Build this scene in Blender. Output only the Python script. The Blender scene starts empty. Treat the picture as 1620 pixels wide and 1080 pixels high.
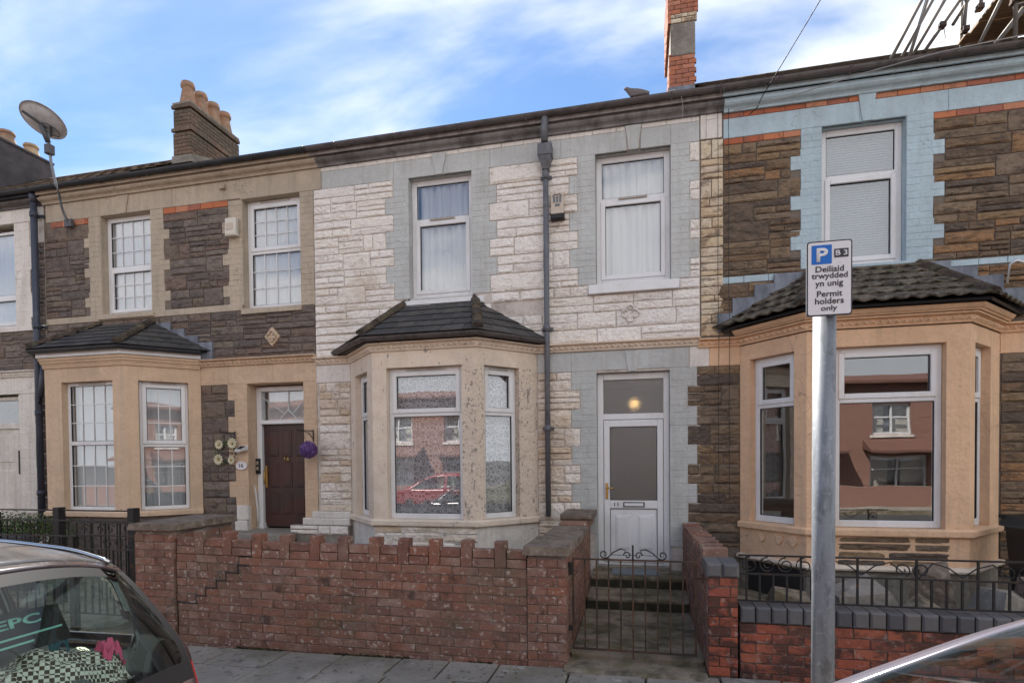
import bpy, math, random
import numpy as np
from mathutils import Vector, Matrix, noise as mnoise

S = bpy.context.scene
COL = S.collection
rnd = random.Random(7)

# ------------------------------------------------------------------ camera, sky, sun, exposure
CAM_H = 1.72
_yaw, _pitch, _roll = 0.2240, -0.0207, -0.0095
_f = Vector((-math.sin(_yaw)*math.cos(_pitch), math.cos(_yaw)*math.cos(_pitch), math.sin(_pitch)))
_r = Vector((math.cos(_yaw), math.sin(_yaw), 0)); _u = _r.cross(_f)
_r2 = _r*math.cos(_roll) + _u*math.sin(_roll); _u2 = -_r*math.sin(_roll) + _u*math.cos(_roll)
cd = bpy.data.cameras.new('camera'); cam = bpy.data.objects.new('camera', cd); COL.objects.link(cam)
m = Matrix((( _r2.x, _u2.x, -_f.x, 0), (_r2.y, _u2.y, -_f.y, 0), (_r2.z, _u2.z, -_f.z, CAM_H), (0, 0, 0, 1)))
cam.matrix_world = m
cd.sensor_width = 36; cd.lens = 895/1620*36; cd.shift_y = 205/1620
cd.clip_start = 0.05; cd.clip_end = 2000
S.camera = cam
S.view_settings.view_transform = 'Standard'; S.view_settings.look = 'None'
S.view_settings.gamma = 1.0; S.view_settings.use_curve_mapping = False
S.view_settings.exposure = 1.8
S.cycles.max_bounces = 8; S.cycles.transparent_max_bounces = 12
S.cycles.sample_clamp_indirect = 6
S.cycles.caustics_reflective = False; S.cycles.caustics_refractive = False

SUN_EL, SUN_AZ = math.radians(50), math.radians(-38)     # azimuth from +Y, negative towards -X
sd = bpy.data.lights.new('sun', 'SUN'); sun = bpy.data.objects.new('sun', sd); COL.objects.link(sun)
sd.energy = 4.6; sd.angle = math.radians(0.5); sd.color = (1.0, 0.94, 0.85)
tosun = Vector((math.sin(SUN_AZ)*math.cos(SUN_EL), math.cos(SUN_AZ)*math.cos(SUN_EL), math.sin(SUN_EL)))
sun.rotation_euler = tosun.to_track_quat('Z', 'Y').to_euler(); sun.location = (0, 0, 30)

W = bpy.data.worlds.new('World'); S.world = W; W.use_nodes = True
nt = W.node_tree; nt.nodes.clear()
def N(t, **kw):
    n = nt.nodes.new(t)
    for k, v in kw.items():
        if k.startswith('i_'):
            n.inputs[k[2:].replace('_', ' ')].default_value = v
        else: setattr(n, k, v)
    return n
def L(a, b): nt.links.new(a, b)
wo = N('ShaderNodeOutputWorld'); bg = N('ShaderNodeBackground'); bg.inputs['Strength'].default_value = 0.12
sky = N('ShaderNodeTexSky'); sky.sky_type = 'NISHITA'; sky.sun_disc = False
sky.sun_elevation = SUN_EL; sky.sun_rotation = SUN_AZ; sky.air_density = 1.0; sky.dust_density = 0.1; sky.ozone_density = 3.0
tc = N('ShaderNodeTexCoord'); sx = N('ShaderNodeSeparateXYZ'); L(tc.outputs['Generated'], sx.inputs[0])
zz = N('ShaderNodeMath', operation='MAXIMUM'); L(sx.outputs['Z'], zz.inputs[0]); zz.inputs[1].default_value = 0.0
za = N('ShaderNodeMath', operation='ADD'); L(zz.outputs[0], za.inputs[0]); za.inputs[1].default_value = 0.25
dx = N('ShaderNodeMath', operation='DIVIDE'); L(sx.outputs['X'], dx.inputs[0]); L(za.outputs[0], dx.inputs[1])
dy = N('ShaderNodeMath', operation='DIVIDE'); L(sx.outputs['Y'], dy.inputs[0]); L(za.outputs[0], dy.inputs[1])
cx = N('ShaderNodeCombineXYZ'); L(dx.outputs[0], cx.inputs[0]); L(dy.outputs[0], cx.inputs[1])
mp = N('ShaderNodeMapping'); L(cx.outputs[0], mp.inputs[0]); mp.inputs['Scale'].default_value = (0.9, 1.6, 1); mp.inputs['Rotation'].default_value = (0, 0, 0.3); mp.inputs['Location'].default_value = (11, 5, 0)
cn = N('ShaderNodeTexNoise'); cn.inputs['Scale'].default_value = 1.25; cn.inputs['Detail'].default_value = 7; cn.inputs['Roughness'].default_value = 0.52; cn.inputs['Distortion'].default_value = 0.35
L(mp.outputs[0], cn.inputs['Vector'])
# the sky is hazier towards the +X side of the street
hz = N('ShaderNodeMath', operation='MULTIPLY_ADD'); L(sx.outputs['X'], hz.inputs[0]); hz.inputs[1].default_value = 0.16; hz.inputs[2].default_value = 0.36
hz2 = N('ShaderNodeMath', operation='MULTIPLY_ADD'); zc_ = N('ShaderNodeMath', operation='MINIMUM'); L(sx.outputs['Z'], zc_.inputs[0]); zc_.inputs[1].default_value = 0.58; L(zc_.outputs[0], hz2.inputs[0]); hz2.inputs[1].default_value = -0.58; L(hz.outputs[0], hz2.inputs[2])      # and thins upward; clamped overhead to add unseen cloud that lights the facades
hs = N('ShaderNodeMath', operation='ADD'); L(cn.outputs['Fac'], hs.inputs[0]); L(hz2.outputs[0], hs.inputs[1])
cr = N('ShaderNodeValToRGB'); cr.color_ramp.elements[0].position = 0.41; cr.color_ramp.elements[1].position = 0.68
cr.color_ramp.interpolation = 'EASE'; cr.color_ramp.elements[0].color = (0, 0, 0, 1)
L(hs.outputs[0], cr.inputs[0])
hsv = N('ShaderNodeHueSaturation'); hsv.inputs['Hue'].default_value = 0.500; hsv.inputs['Saturation'].default_value = 1.08; hsv.inputs['Value'].default_value = 0.44; L(sky.outputs[0], hsv.inputs['Color'])
mm = N('ShaderNodeMixRGB'); L(cr.outputs[0], mm.inputs[0]); L(hsv.outputs[0], mm.inputs[1]); mm.inputs[2].default_value = (3.45, 3.5, 3.6, 1)
L(mm.outputs[0], bg.inputs[0]); L(bg.outputs[0], wo.inputs[0])

# ------------------------------------------------------------------ materials
_mats = {}
def col4(c): return (c[0], c[1], c[2], 1)
def material(name, base, rough=0.8, layers=(), rand=None, bump=(), metallic=0.0, spec=0.3, coat=0.0, cracks=None):
    """layers: (colour, scale, lo, hi, amount, stretch). rand: list of colours chosen by the object's own random value."""
    global nt
    mt = bpy.data.materials.new(name); mt.use_nodes = True; nt = mt.node_tree
    bs = nt.nodes['Principled BSDF']
    bs.inputs['Roughness'].default_value = rough; bs.inputs['Metallic'].default_value = metallic
    bs.inputs['Specular IOR Level'].default_value = spec; bs.inputs['Coat Weight'].default_value = coat
    geo = N('ShaderNodeNewGeometry'); oi = N('ShaderNodeObjectInfo')
    off = N('ShaderNodeVectorMath', operation='MULTIPLY_ADD')
    L(geo.outputs['Position'], off.inputs[0]); off.inputs[1].default_value = (1, 1, 1)
    if rand:
        mul = N('ShaderNodeVectorMath', operation='SCALE'); mul.inputs[0].default_value = (37, 53, 19); L(oi.outputs['Random'], mul.inputs['Scale'])
        L(mul.outputs[0], off.inputs[2])
    vec_obj = off.outputs[0]; vec = geo.outputs['Position']
    if rand:
        rp = N('ShaderNodeValToRGB'); rp.color_ramp.interpolation = 'CONSTANT'
        els = rp.color_ramp.elements
        while len(els) < len(rand): els.new(0.5)
        for i, c in enumerate(rand): els[i].position = i/len(rand); els[i].color = col4(c)
        L(oi.outputs['Random'], rp.inputs[0]); cur = rp.outputs[0]
    else:
        rg = N('ShaderNodeRGB'); rg.outputs[0].default_value = col4(base); cur = rg.outputs[0]
    for i, (c, sc, lo, hi, amt, st) in enumerate(layers):
        mpn = N('ShaderNodeMapping'); L(vec_obj if rand and sc > 3 else vec, mpn.inputs[0]); mpn.inputs['Scale'].default_value = st; mpn.inputs['Location'].default_value = (i*7.3, i*3.1, i*5.7)
        nn = N('ShaderNodeTexNoise'); nn.inputs['Scale'].default_value = sc; nn.inputs['Detail'].default_value = 6; nn.inputs['Roughness'].default_value = 0.62
        L(mpn.outputs[0], nn.inputs['Vector'])
        mr = N('ShaderNodeMapRange'); L(nn.outputs['Fac'], mr.inputs[0]); mr.inputs[1].default_value = lo-.055; mr.inputs[2].default_value = hi-.055; mr.inputs[3].default_value = 0; mr.inputs[4].default_value = amt
        mx = N('ShaderNodeMixRGB'); L(mr.outputs[0], mx.inputs[0]); L(cur, mx.inputs[1]); mx.inputs[2].default_value = col4(c); cur = mx.outputs[0]
    if cracks:
        dn_ = N('ShaderNodeTexNoise'); dn_.inputs['Scale'].default_value = 3.5; dn_.inputs['Detail'].default_value = 4; L(vec, dn_.inputs['Vector'])
        va = N('ShaderNodeVectorMath', operation='SCALE'); L(dn_.outputs['Color'], va.inputs[0]); va.inputs['Scale'].default_value = .45
        vb = N('ShaderNodeVectorMath', operation='ADD'); L(vec, vb.inputs[0]); L(va.outputs[0], vb.inputs[1])
        vo = N('ShaderNodeTexVoronoi', feature='DISTANCE_TO_EDGE'); vo.inputs['Scale'].default_value = 1.7; L(vb.outputs[0], vo.inputs['Vector'])
        c1 = N('ShaderNodeMapRange'); L(vo.outputs['Distance'], c1.inputs[0]); c1.inputs[1].default_value = .0; c1.inputs[2].default_value = .007; c1.inputs[3].default_value = .75; c1.inputs[4].default_value = 0
        cm = N('ShaderNodeTexNoise'); cm.inputs['Scale'].default_value = 1.1; L(vec, cm.inputs['Vector'])
        c2 = N('ShaderNodeMapRange'); L(cm.outputs['Fac'], c2.inputs[0]); c2.inputs[1].default_value = .5; c2.inputs[2].default_value = .6
        c3 = N('ShaderNodeMath', operation='MULTIPLY'); L(c1.outputs[0], c3.inputs[0]); L(c2.outputs[0], c3.inputs[1])
        mx = N('ShaderNodeMixRGB'); L(c3.outputs[0], mx.inputs[0]); L(cur, mx.inputs[1]); mx.inputs[2].default_value = col4(cracks); cur = mx.outputs[0]
    L(cur, bs.inputs['Base Color'])
    nrm = None
    for (sc, strength, dist) in bump:
        nn = N('ShaderNodeTexNoise'); nn.inputs['Scale'].default_value = sc; nn.inputs['Detail'].default_value = 5
        L(vec_obj if rand else vec, nn.inputs['Vector'])
        b = N('ShaderNodeBump'); b.inputs['Strength'].default_value = strength; b.inputs['Distance'].default_value = dist*1.8
        L(nn.outputs['Fac'], b.inputs['Height'])
        if nrm: L(nrm, b.inputs['Normal'])
        nrm = b.outputs[0]
    if nrm: L(nrm, bs.inputs['Normal'])
    _mats[name] = mt
    return mt
I3 = (1, 1, 1)
def paint(name, c, dirt=(0.3, 0.26, 0.22), d=0.5, rough=0.75, fine=0.35):
    dk = tuple(x*0.82 for x in c); lt = tuple(min(.85, x*1.12) for x in c)
    return material(name, c, rough, layers=[(dk, 0.9, .42, .66, .8, (1, 1, .5)), (lt, 5, .5, .72, .5, I3), (dirt, 2.2, .56, .78, d, (1.6, 1, .45)), (dirt, 4.5, .56, .74, d*.8, (4, 2, .16)),
                    (dirt, 24, .62, .75, fine, I3), (tuple(x*.7 for x in dirt), 75, .66, .74, .5, I3)], bump=[(4, .25, .03), (14, .35, .02), (70, .35, .004)], cracks=tuple(x*.6 for x in dirt))
M = {}
M['white_rock'] = material('white_painted_rock', (.70, .64, .60), .82, rand=[(.82, .765, .715), (.79, .735, .685), (.83, .78, .735), (.80, .74, .675), (.77, .72, .68), (.81, .755, .69)],
    layers=[((.55, .45, .35), 1.1, .58, .74, .5, I3), ((.36, .29, .24), 11, .62, .76, .65, (1, 1, 2.2)), ((.25, .20, .17), 42, .64, .72, .6, (1, 1, 1.8)), ((.80, .77, .74), 5, .55, .7, .4, I3), ((.22, .19, .16), 30, .66, .78, .5, I3)],
    bump=[(14, .9, .02), (48, .7, .008)])
M['worn_rock'] = material('worn_white_rock', (.7, .6, .5), .85, rand=[(.80, .735, .67), (.77, .69, .60), (.74, .64, .53), (.81, .75, .69), (.70, .60, .50), (.79, .72, .65), (.66, .53, .40)],
    layers=[((.48, .36, .25), 2.2, .54, .70, .6, I3), ((.34, .27, .21), 11, .60, .74, .7, (1, 1, 2.2)), ((.22, .18, .15), 38, .63, .72, .6, I3)], bump=[(14, .9, .02), (48, .7, .008)])
M['white_mortar'] = material('white_painted_joint', (.60, .54, .49), .9, layers=[((.28, .23, .19), 6, .5, .7, .6, I3)], bump=[(30, .5, .01)])
M['grey_paint'] = paint('grey_brick_paint', (.52, .535, .525), dirt=(.33, .30, .27), d=.35)
M['white_paint'] = paint('white_wall_paint', (.76, .71, .66), dirt=(.36, .31, .27), d=.35)
M['tan_paint'] = paint('tan_wall_paint', (.48, .40, .31), dirt=(.24, .20, .16), d=.4)
M['peach_paint'] = paint('peach_wall_paint', (.64, .465, .325), dirt=(.36, .28, .2), d=.3)
M['orange_paint'] = paint('apricot_wall_paint', (.76, .50, .32), dirt=(.42, .30, .21), d=.3)
M['blue_paint'] = paint('pale_blue_paint', (.46, .58, .64), dirt=(.32, .36, .38), d=.35)
M['cream_paint'] = material('peeling_cream_paint', (.78, .65, .52), .78, layers=[((.60, .50, .41), .9, .42, .66, .8, (1, 1, .5)), ((.80, .70, .60), 5, .5, .72, .5, I3),
    ((.40, .34, .29), 1.7, .62, .78, .35, (1.8, 1, .4)), ((.32, .29, .26), 9, .70, .715, .9, (1.3, 1.3, .7)), ((.26, .23, .2), 26, .69, .74, .6, I3)], bump=[(9, .4, .02), (60, .4, .005)])
M['peeling'] = material('flaking_cream_paint', (.76, .64, .52), .8, layers=[((.60, .50, .41), .9, .42, .66, .8, (1, 1, .5)), ((.27, .24, .21), 10, .655, .668, .95, (1.5, 1.5, .55)), ((.22, .19, .17), 30, .63, .68, .8, I3)], bump=[(9, .5, .03), (60, .4, .005)])
M['cream_rock'] = material('cream_flaking_rock', (.6, .5, .36), .85, rand=[(.66, .55, .40), (.60, .47, .32), (.70, .60, .46), (.62, .52, .40)],
    layers=[((.20, .15, .11), 7, .56, .68, .8, (1, 1, 1.5)), ((.35, .22, .12), 3, .55, .7, .5, I3)], bump=[(16, .8, .02), (60, .5, .006)])
GREYS = [(.155, .120, .105), (.17, .135, .118), (.14, .115, .105), (.19, .155, .132), (.13, .108, .10), (.185, .14, .112), (.165, .132, .118), (.205, .168, .142), (.185, .13, .105)]
M['grey_stone'] = material('grey_brown_stone', GREYS[0], .88, rand=GREYS, layers=[((.06, .05, .048), 7, .52, .70, .65, (1, 1, 2.2)), ((.25, .21, .18), 14, .58, .75, .45, (1, 1, 2))], bump=[(18, .8, .02), (70, .5, .006)])
BROWNS = [(.190, .125, .078), (.205, .145, .094), (.165, .112, .074), (.23, .165, .108), (.135, .098, .072), (.26, .175, .10), (.185, .135, .095), (.115, .088, .072), (.29, .165, .085), (.21, .155, .112)]
M['brown_stone'] = material('brown_pennant_stone', BROWNS[0], .88, rand=BROWNS, layers=[((.05, .04, .034), 6, .54, .70, .7, (1, 1, 2.4)), ((.28, .22, .15), 13, .58, .75, .4, (1, 1, 2))], bump=[(18, .9, .02), (70, .5, .006)])
M['dark_mortar'] = material('dark_stone_mortar', (.17, .14, .115), .95, layers=[((.2, .17, .14), 9, .5, .7, .6, I3)], bump=[(40, .5, .008)])
REDS = [(.46, .15, .07), (.50, .18, .085), (.40, .12, .06), (.36, .13, .085), (.48, .21, .12)]
M['red_accent'] = material('orange_red_brick', REDS[0], .8, rand=REDS, layers=[((.14, .08, .06), 8, .58, .72, .6, I3)], bump=[(40, .4, .006)])
GW = [(.25, .112, .076), (.225, .10, .071), (.265, .125, .086), (.21, .097, .072), (.24, .128, .092), (.275, .118, .076), (.19, .092, .07)]
M['garden_brick'] = material('weathered_red_brick', GW[0], .85, rand=GW, layers=[((.17, .11, .085), 1.3, .48, .72, .7, I3), ((.10, .10, .055), 1.9, .58, .72, .55, I3), ((.50, .42, .37), 21, .63, .71, .75, I3), ((.045, .035, .03), 5, .63, .74, .75, (1, 1, .7)), ((.42, .31, .26), 3.2, .56, .74, .4, I3)], bump=[(30, .6, .01), (120, .4, .003)])
BR = [(.40, .10, .055), (.36, .095, .055), (.43, .125, .07), (.32, .09, .06)]
M['bright_brick'] = material('bright_red_brick', BR[0], .82, rand=BR, layers=[((.03, .024, .022), 4, .50, .60, .85, (1, 1, 1.6)), ((.50, .40, .36), 16, .64, .74, .5, I3), ((.15, .07, .05), 1.5, .5, .68, .5, I3)], bump=[(30, .6, .01), (120, .4, .003)])
M['brick_mortar'] = material('brick_mortar', (.20, .16, .14), .95, layers=[((.09, .075, .06), 3, .45, .65, .8, I3), ((.42, .38, .34), 17, .6, .7, .7, I3)], bump=[(60, .5, .006)])
M['blue_brick'] = material('blue_engineering_brick', (.1, .1, .11), .65, rand=[(.105, .10, .105), (.13, .122, .125), (.09, .085, .09), (.145, .13, .125)], layers=[((.2, .19, .17), 6, .58, .75, .4, I3)], bump=[(30, .4, .006)])
M['chimney_brick'] = material('sooty_chimney_brick', (.2, .1, .06), .88, rand=[(.22, .13, .09), (.19, .115, .08), (.25, .155, .11), (.18, .12, .09)], layers=[((.10, .085, .065), 1.4, .42, .6, .85, I3), ((.3, .25, .2), 12, .6, .75, .4, I3)], bump=[(30, .5, .01)])
M['orange_brick'] = material('crumbling_orange_brick', (.4, .17, .1), .88, rand=[(.46, .175, .10), (.40, .16, .10), (.50, .22, .14), (.36, .15, .10)], layers=[((.16, .09, .07), 6, .58, .72, .6, I3)], bump=[(30, .6, .012)])
M['cement'] = material('grey_cement_render', (.26, .23, .20), .92, layers=[((.15, .135, .11), 2, .45, .65, .7, I3), ((.36, .33, .29), 9, .55, .7, .5, I3)], bump=[(15, .5, .02), (80, .4, .004)])
M['concrete'] = material('mossy_concrete', (.25, .20, .15), .93, layers=[((.075, .07, .028), 2.4, .48, .64, .75, I3), ((.30, .27, .23), 8, .56, .72, .5, I3), ((.05, .043, .035), 5, .56, .7, .7, I3)], bump=[(20, .5, .015), (90, .5, .004)])
M['coping'] = material('lichened_coping_stone', (.20, .155, .125), .93, layers=[((.10, .075, .058), 4, .45, .65, .8, I3), ((.32, .27, .21), 13, .56, .72, .6, I3)], bump=[(24, .6, .015), (90, .5, .004)])
M['paving'] = material('grey_paving_slab', (.3, .27, .24), .85, rand=[(.34, .30, .26), (.305, .27, .235), (.37, .325, .285), (.32, .285, .25)], layers=[((.20, .175, .15), 1.8, .42, .65, .7, I3), ((.15, .15, .08), 3.1, .60, .74, .5, I3), ((.36, .34, .31), 32, .66, .74, .55, I3), ((.42, .40, .38), 5, .70, .72, .8, I3), ((.09, .085, .075), 13, .655, .675, .7, I3), ((.13, .12, .10), .7, .5, .65, .5, I3)], bump=[(14, .3, .01), (160, .5, .002)])
M['joint_moss'] = material('mossy_joint_soil', (.07, .078, .025), .98, layers=[((.04, .03, .022), 5, .45, .6, .9, I3)], bump=[(60, .8, .01)])
M['asphalt'] = material('asphalt', (.055, .054, .054), .9, layers=[((.09, .088, .085), 60, .5, .7, .8, I3), ((.035, .034, .034), 1.3, .5, .7, .6, I3)], bump=[(150, .8, .006)])
M['slate'] = material('worn_dark_slate', (.05, .05, .055), .7, rand=[(.062, .058, .058), (.072, .068, .068), (.052, .05, .052), (.082, .074, .07)], layers=[((.13, .12, .10), 9, .6, .74, .6, I3), ((.10, .095, .05), 4, .62, .74, .4, I3), ((.03, .03, .03), 5, .5, .65, .5, I3)], bump=[(25, .5, .008)])
M['moss_tile'] = material('mossy_concrete_tile', (.10, .08, .062), .92, rand=[(.125, .10, .078), (.105, .085, .066), (.15, .12, .092), (.09, .075, .06)], layers=[((.24, .21, .16), 12, .55, .68, .8, I3), ((.10, .095, .045), 5, .58, .72, .6, I3), ((.03, .026, .022), 7, .56, .68, .8, I3)], bump=[(35, .8, .02)])
M['roof_tile'] = material('brown_roof_tile', (.05, .037, .029), 1.0, spec=0.0, layers=[((.10, .075, .052), 9, .56, .68, .7, I3), ((.05, .04, .035), 4, .5, .65, .7, I3)], bump=[(35, .7, .01)])
M['ridge'] = material('mossy_hip_tile', (.085, .062, .048), .95, layers=[((.14, .12, .07), 6, .5, .68, .7, I3), ((.04, .03, .025), 10, .5, .65, .7, I3)], bump=[(30, .9, .02)])
M['gutter'] = material('dark_purple_grey_gutter', (.10, .086, .088), .5, layers=[((.12, .11, .105), 3, .5, .7, .6, (.6, 1, 1)), ((.035, .03, .03), 8, .55, .7, .6, I3)], bump=[(20, .2, .004)])
M['black_gutter'] = material('black_plastic_gutter', (.028, .030, .038), .42, layers=[((.06, .06, .065), 4, .5, .7, .5, I3)])
M['grey_cornice'] = material('grey_painted_cornice', (.25, .235, .235), .72, layers=[((.21, .20, .20), 4, .52, .7, .6, (1, 1, 2)), ((.05, .045, .045), 2.2, .52, .68, .7, (1.5, 1, .6))], bump=[(25, .4, .01)])
M['light_fascia'] = material('light_grey_fascia', (.36, .34, .34), .7, layers=[((.18, .17, .17), 5, .5, .68, .7, (1.5, 1, .5))])
M['dark_riser'] = material('near_black_riser', (.035, .032, .022), .95, layers=[((.07, .065, .04), 6, .5, .68, .7, I3)], bump=[(20, .5, .01)])  # near-black colour with slightly lighter mottling for the step fronts
M['lead'] = material('lead_flashing', (.14, .155, .19), .5, layers=[((.28, .31, .36), 3, .5, .68, .7, (2, 1, .5)), ((.08, .08, .09), 6, .56, .7, .5, I3)], bump=[(7, .5, .02)])
M['pipe_grey'] = material('slate_grey_pipe', (.125, .128, .145), .5, layers=[((.22, .22, .23), 6, .58, .72, .6, (1, 1, .5)), ((.07, .06, .055), 9, .6, .72, .6, I3)], bump=[(20, .2, .004)])
M['pipe_blue'] = material('blue_black_pipe', (.055, .062, .085), .42, layers=[((.09, .10, .13), 6, .55, .7, .6, I3)])
M['upvc'] = material('white_window_plastic', (.72, .72, .73), .34, spec=.5, layers=[((.50, .48, .45), 3, .56, .74, .4, (1, 1, .6)), ((.42, .39, .35), 30, .66, .74, .3, I3)])
M['dirty_upvc'] = material('grimy_window_plastic', (.52, .50, .47), .5, layers=[((.28, .25, .21), 4, .5, .7, .6, I3)])
M['seal_shade'] = material('black_seal_and_gap_shade', (.03, .03, .032), .5)  # black of window seals, also painted as shade in crack and cellar void
M['vent'] = material('trickle_vent_plastic', (.42, .37, .32), .5)
M['maroon_door'] = material('dark_maroon_door', (.055, .022, .018), .38, spec=.5, layers=[((.036, .024, .028), 1.2, .5, .6, .6, (1, 1, 2))], bump=[(40, .08, .002)])
M['gold'] = material('worn_brass', (.55, .36, .12), .3, metallic=.9)
M['chrome'] = material('chrome', (.6, .6, .6), .15, metallic=1)
M['iron'] = material('black_wrought_iron', (.022, .021, .022), .45, layers=[((.10, .045, .02), 14, .62, .72, .7, I3)], bump=[(60, .3, .003)])
M['rusty_iron'] = material('rusty_gate_iron', (.04, .03, .026), .7, layers=[((.13, .06, .03), 9, .5, .66, .7, I3), ((.20, .19, .17), 22, .68, .76, .6, I3)], bump=[(60, .4, .003)])
M['galv'] = material('galvanised_steel', (.19, .205, .23), .55, metallic=.3, layers=[((.27, .29, .32), 5, .5, .7, .6, (3, 3, .4)), ((.11, .12, .135), 11, .56, .68, .6, (3, 3, .6)), ((.36, .37, .38), 45, .62, .72, .5, I3), ((.08, .08, .08), 3, .66, .70, .5, (2, 2, 1))], bump=[(30, .15, .002)])
M['sign_white'] = material('sign_white', (.70, .69, .70), .35, layers=[((.62, .61, .64), 40, .5, .7, .4, I3)])
M['sign_black'] = material('sign_black', (.035, .035, .045), .4)
M['sign_blue'] = material('sign_blue', (.005, .13, .50), .35)
M['terracotta'] = material('clay_chimney_pot', (.34, .20, .13), .85, layers=[((.20, .15, .11), 5, .45, .65, .7, I3), ((.45, .32, .22), 9, .55, .7, .5, I3)], bump=[(30, .4, .01)])
M['buff_pot'] = material('buff_chimney_pot', (.45, .33, .21), .85, layers=[((.25, .18, .12), 5, .5, .68, .7, I3)], bump=[(30, .4, .01)])
M['dark_brick_mass'] = material('dark_slate_hung_brick', (.085, .078, .085), .9, layers=[((.05, .045, .05), 3, .45, .65, .7, I3)], bump=[(20, .6, .02)])
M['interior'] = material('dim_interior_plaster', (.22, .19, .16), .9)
M['wood_floor'] = material('interior_floorboards', (.10, .07, .05), .7)
M['cable'] = material('black_cable', (.02, .02, .022), .5)
M['grey_cable'] = material('grey_cable', (.28, .27, .26), .5)
M['dish'] = material('satellite_dish_grey', (.60, .60, .63), .45, layers=[((.26, .26, .28), 8, .5, .7, .5, I3)])
M['dish_dark'] = material('satellite_bracket_grey', (.09, .09, .10), .5)
M['ivory'] = material('ivory_plastic', (.62, .58, .50), .45)
M['beige_box'] = material('sun_faded_plastic', (.52, .44, .36), .5)
M['green_leaf'] = material('shrub_leaf', (.05, .085, .022), .6, layers=[((.12, .15, .04), 6, .5, .7, .7, I3), ((.025, .045, .015), 11, .5, .7, .6, I3)])
M['bark'] = material('shrub_bark', (.07, .05, .035), .9)
M['purple'] = material('purple_artificial_petal', (.17, .08, .28), .7, layers=[((.30, .18, .42), 30, .5, .68, .8, I3), ((.06, .03, .11), 18, .5, .65, .6, I3)])
M['petal'] = material('cream_petal', (.56, .51, .36), .6)
M['petal_centre'] = material('yellow_flower_centre', (.42, .30, .07), .7)
M['wood'] = material('weathered_board', (.33, .235, .15), .85, layers=[((.17, .12, .08), 5, .45, .66, .7, (1, 6, 1))], bump=[(30, .4, .006)])
M['scaffold'] = material('scaffold_tube', (.16, .145, .13), .6, metallic=.1, layers=[((.10, .08, .06), 6, .55, .7, .6, I3)])
M['silver_car'] = material('lilac_silver_car_paint', (.10, .095, .12), .16, metallic=0, spec=.5, coat=.0)
M['maroon_car'] = material('black_cherry_car_paint', (.020, .010, .013), .22, coat=1.0, spec=.5)
M['roof_grey'] = material('dusty_grey_car_roof', (.05, .048, .05), .13, metallic=0, spec=.5, coat=.0, layers=[((.10, .098, .10), 3, .5, .7, .6, (1, 3, 1)), ((.15, .14, .135), 30, .66, .74, .4, I3)])
M['red_car'] = material('bright_red_car_paint', (.22, .015, .014), .25, coat=1.0)
M['rubber'] = material('black_rubber', (.018, .018, .018), .7)
M['car_trim'] = material('dark_car_trim', (.018, .018, .020), .45)
M['seat'] = material('dark_seat_fabric', (.16, .18, .20), .9)
M['tail_red'] = material('red_tail_lens', (.45, .01, .012), .18, coat=1)
M['head_lens'] = material('clear_headlamp_lens', (.6, .6, .62), .12, coat=1)
M['mint'] = material('mint_lettering', (.28, .62, .55), .5)
M['board_black'] = material('black_sign_board', (.012, .014, .016), .45)
M['pink'] = material('pink_plush', (.62, .09, .20), .9)
M['teal'] = material('teal_plastic_bag', (.015, .08, .12), .6)
M['pigeon'] = material('pigeon_grey_feather', (.16, .14, .14), .8)
M['bulb'] = None

def simple_nodes(name):
    global nt
    mt = bpy.data.materials.new(name); mt.use_nodes = True; nt = mt.node_tree
    nt.nodes.remove(nt.nodes['Principled BSDF'])
    return mt, nt.nodes['Material Output']
def glass_mat(name, tint, refl, wav=.25, wscale=1.6, rough=0.0, ior=1.55):
    mt, out = simple_nodes(name)
    fr = N('ShaderNodeFresnel'); bf = N('ShaderNodeNewGeometry')
    sw = N('ShaderNodeMapRange'); L(bf.outputs['Backfacing'], sw.inputs[0]); sw.inputs[3].default_value = ior; sw.inputs[4].default_value = 1/ior; L(sw.outputs[0], fr.inputs['IOR'])
    ad = N('ShaderNodeMath', operation='ADD'); ad.use_clamp = True; L(fr.outputs[0], ad.inputs[0]); ad.inputs[1].default_value = refl
    tr = N('ShaderNodeBsdfTransparent'); tr.inputs[0].default_value = col4(tint)
    gl = N('ShaderNodeBsdfGlossy'); gl.inputs['Roughness'].default_value = rough; gl.inputs[0].default_value = (.95, .97, 1, 1)
    nz = N('ShaderNodeTexNoise'); nz.inputs['Scale'].default_value = wscale; nz.inputs['Detail'].default_value = 1
    g = N('ShaderNodeNewGeometry'); L(g.outputs['Position'], nz.inputs['Vector'])
    b = N('ShaderNodeBump'); b.inputs['Strength'].default_value = wav; b.inputs['Distance'].default_value = .01; L(nz.outputs['Fac'], b.inputs['Height'])
    L(b.outputs[0], gl.inputs['Normal'])
    mx = N('ShaderNodeMixShader'); L(ad.outputs[0], mx.inputs[0]); L(tr.outputs[0], mx.inputs[1]); L(gl.outputs[0], mx.inputs[2])
    L(mx.outputs[0], out.inputs[0]); return mt
M['glass'] = glass_mat('window_glass', (.985, .99, .99), .075, wav=.12)
M['car_glass'] = glass_mat('green_tinted_car_glass', (.80, .90, .86), .0, wav=.05, ior=1.42)
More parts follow.
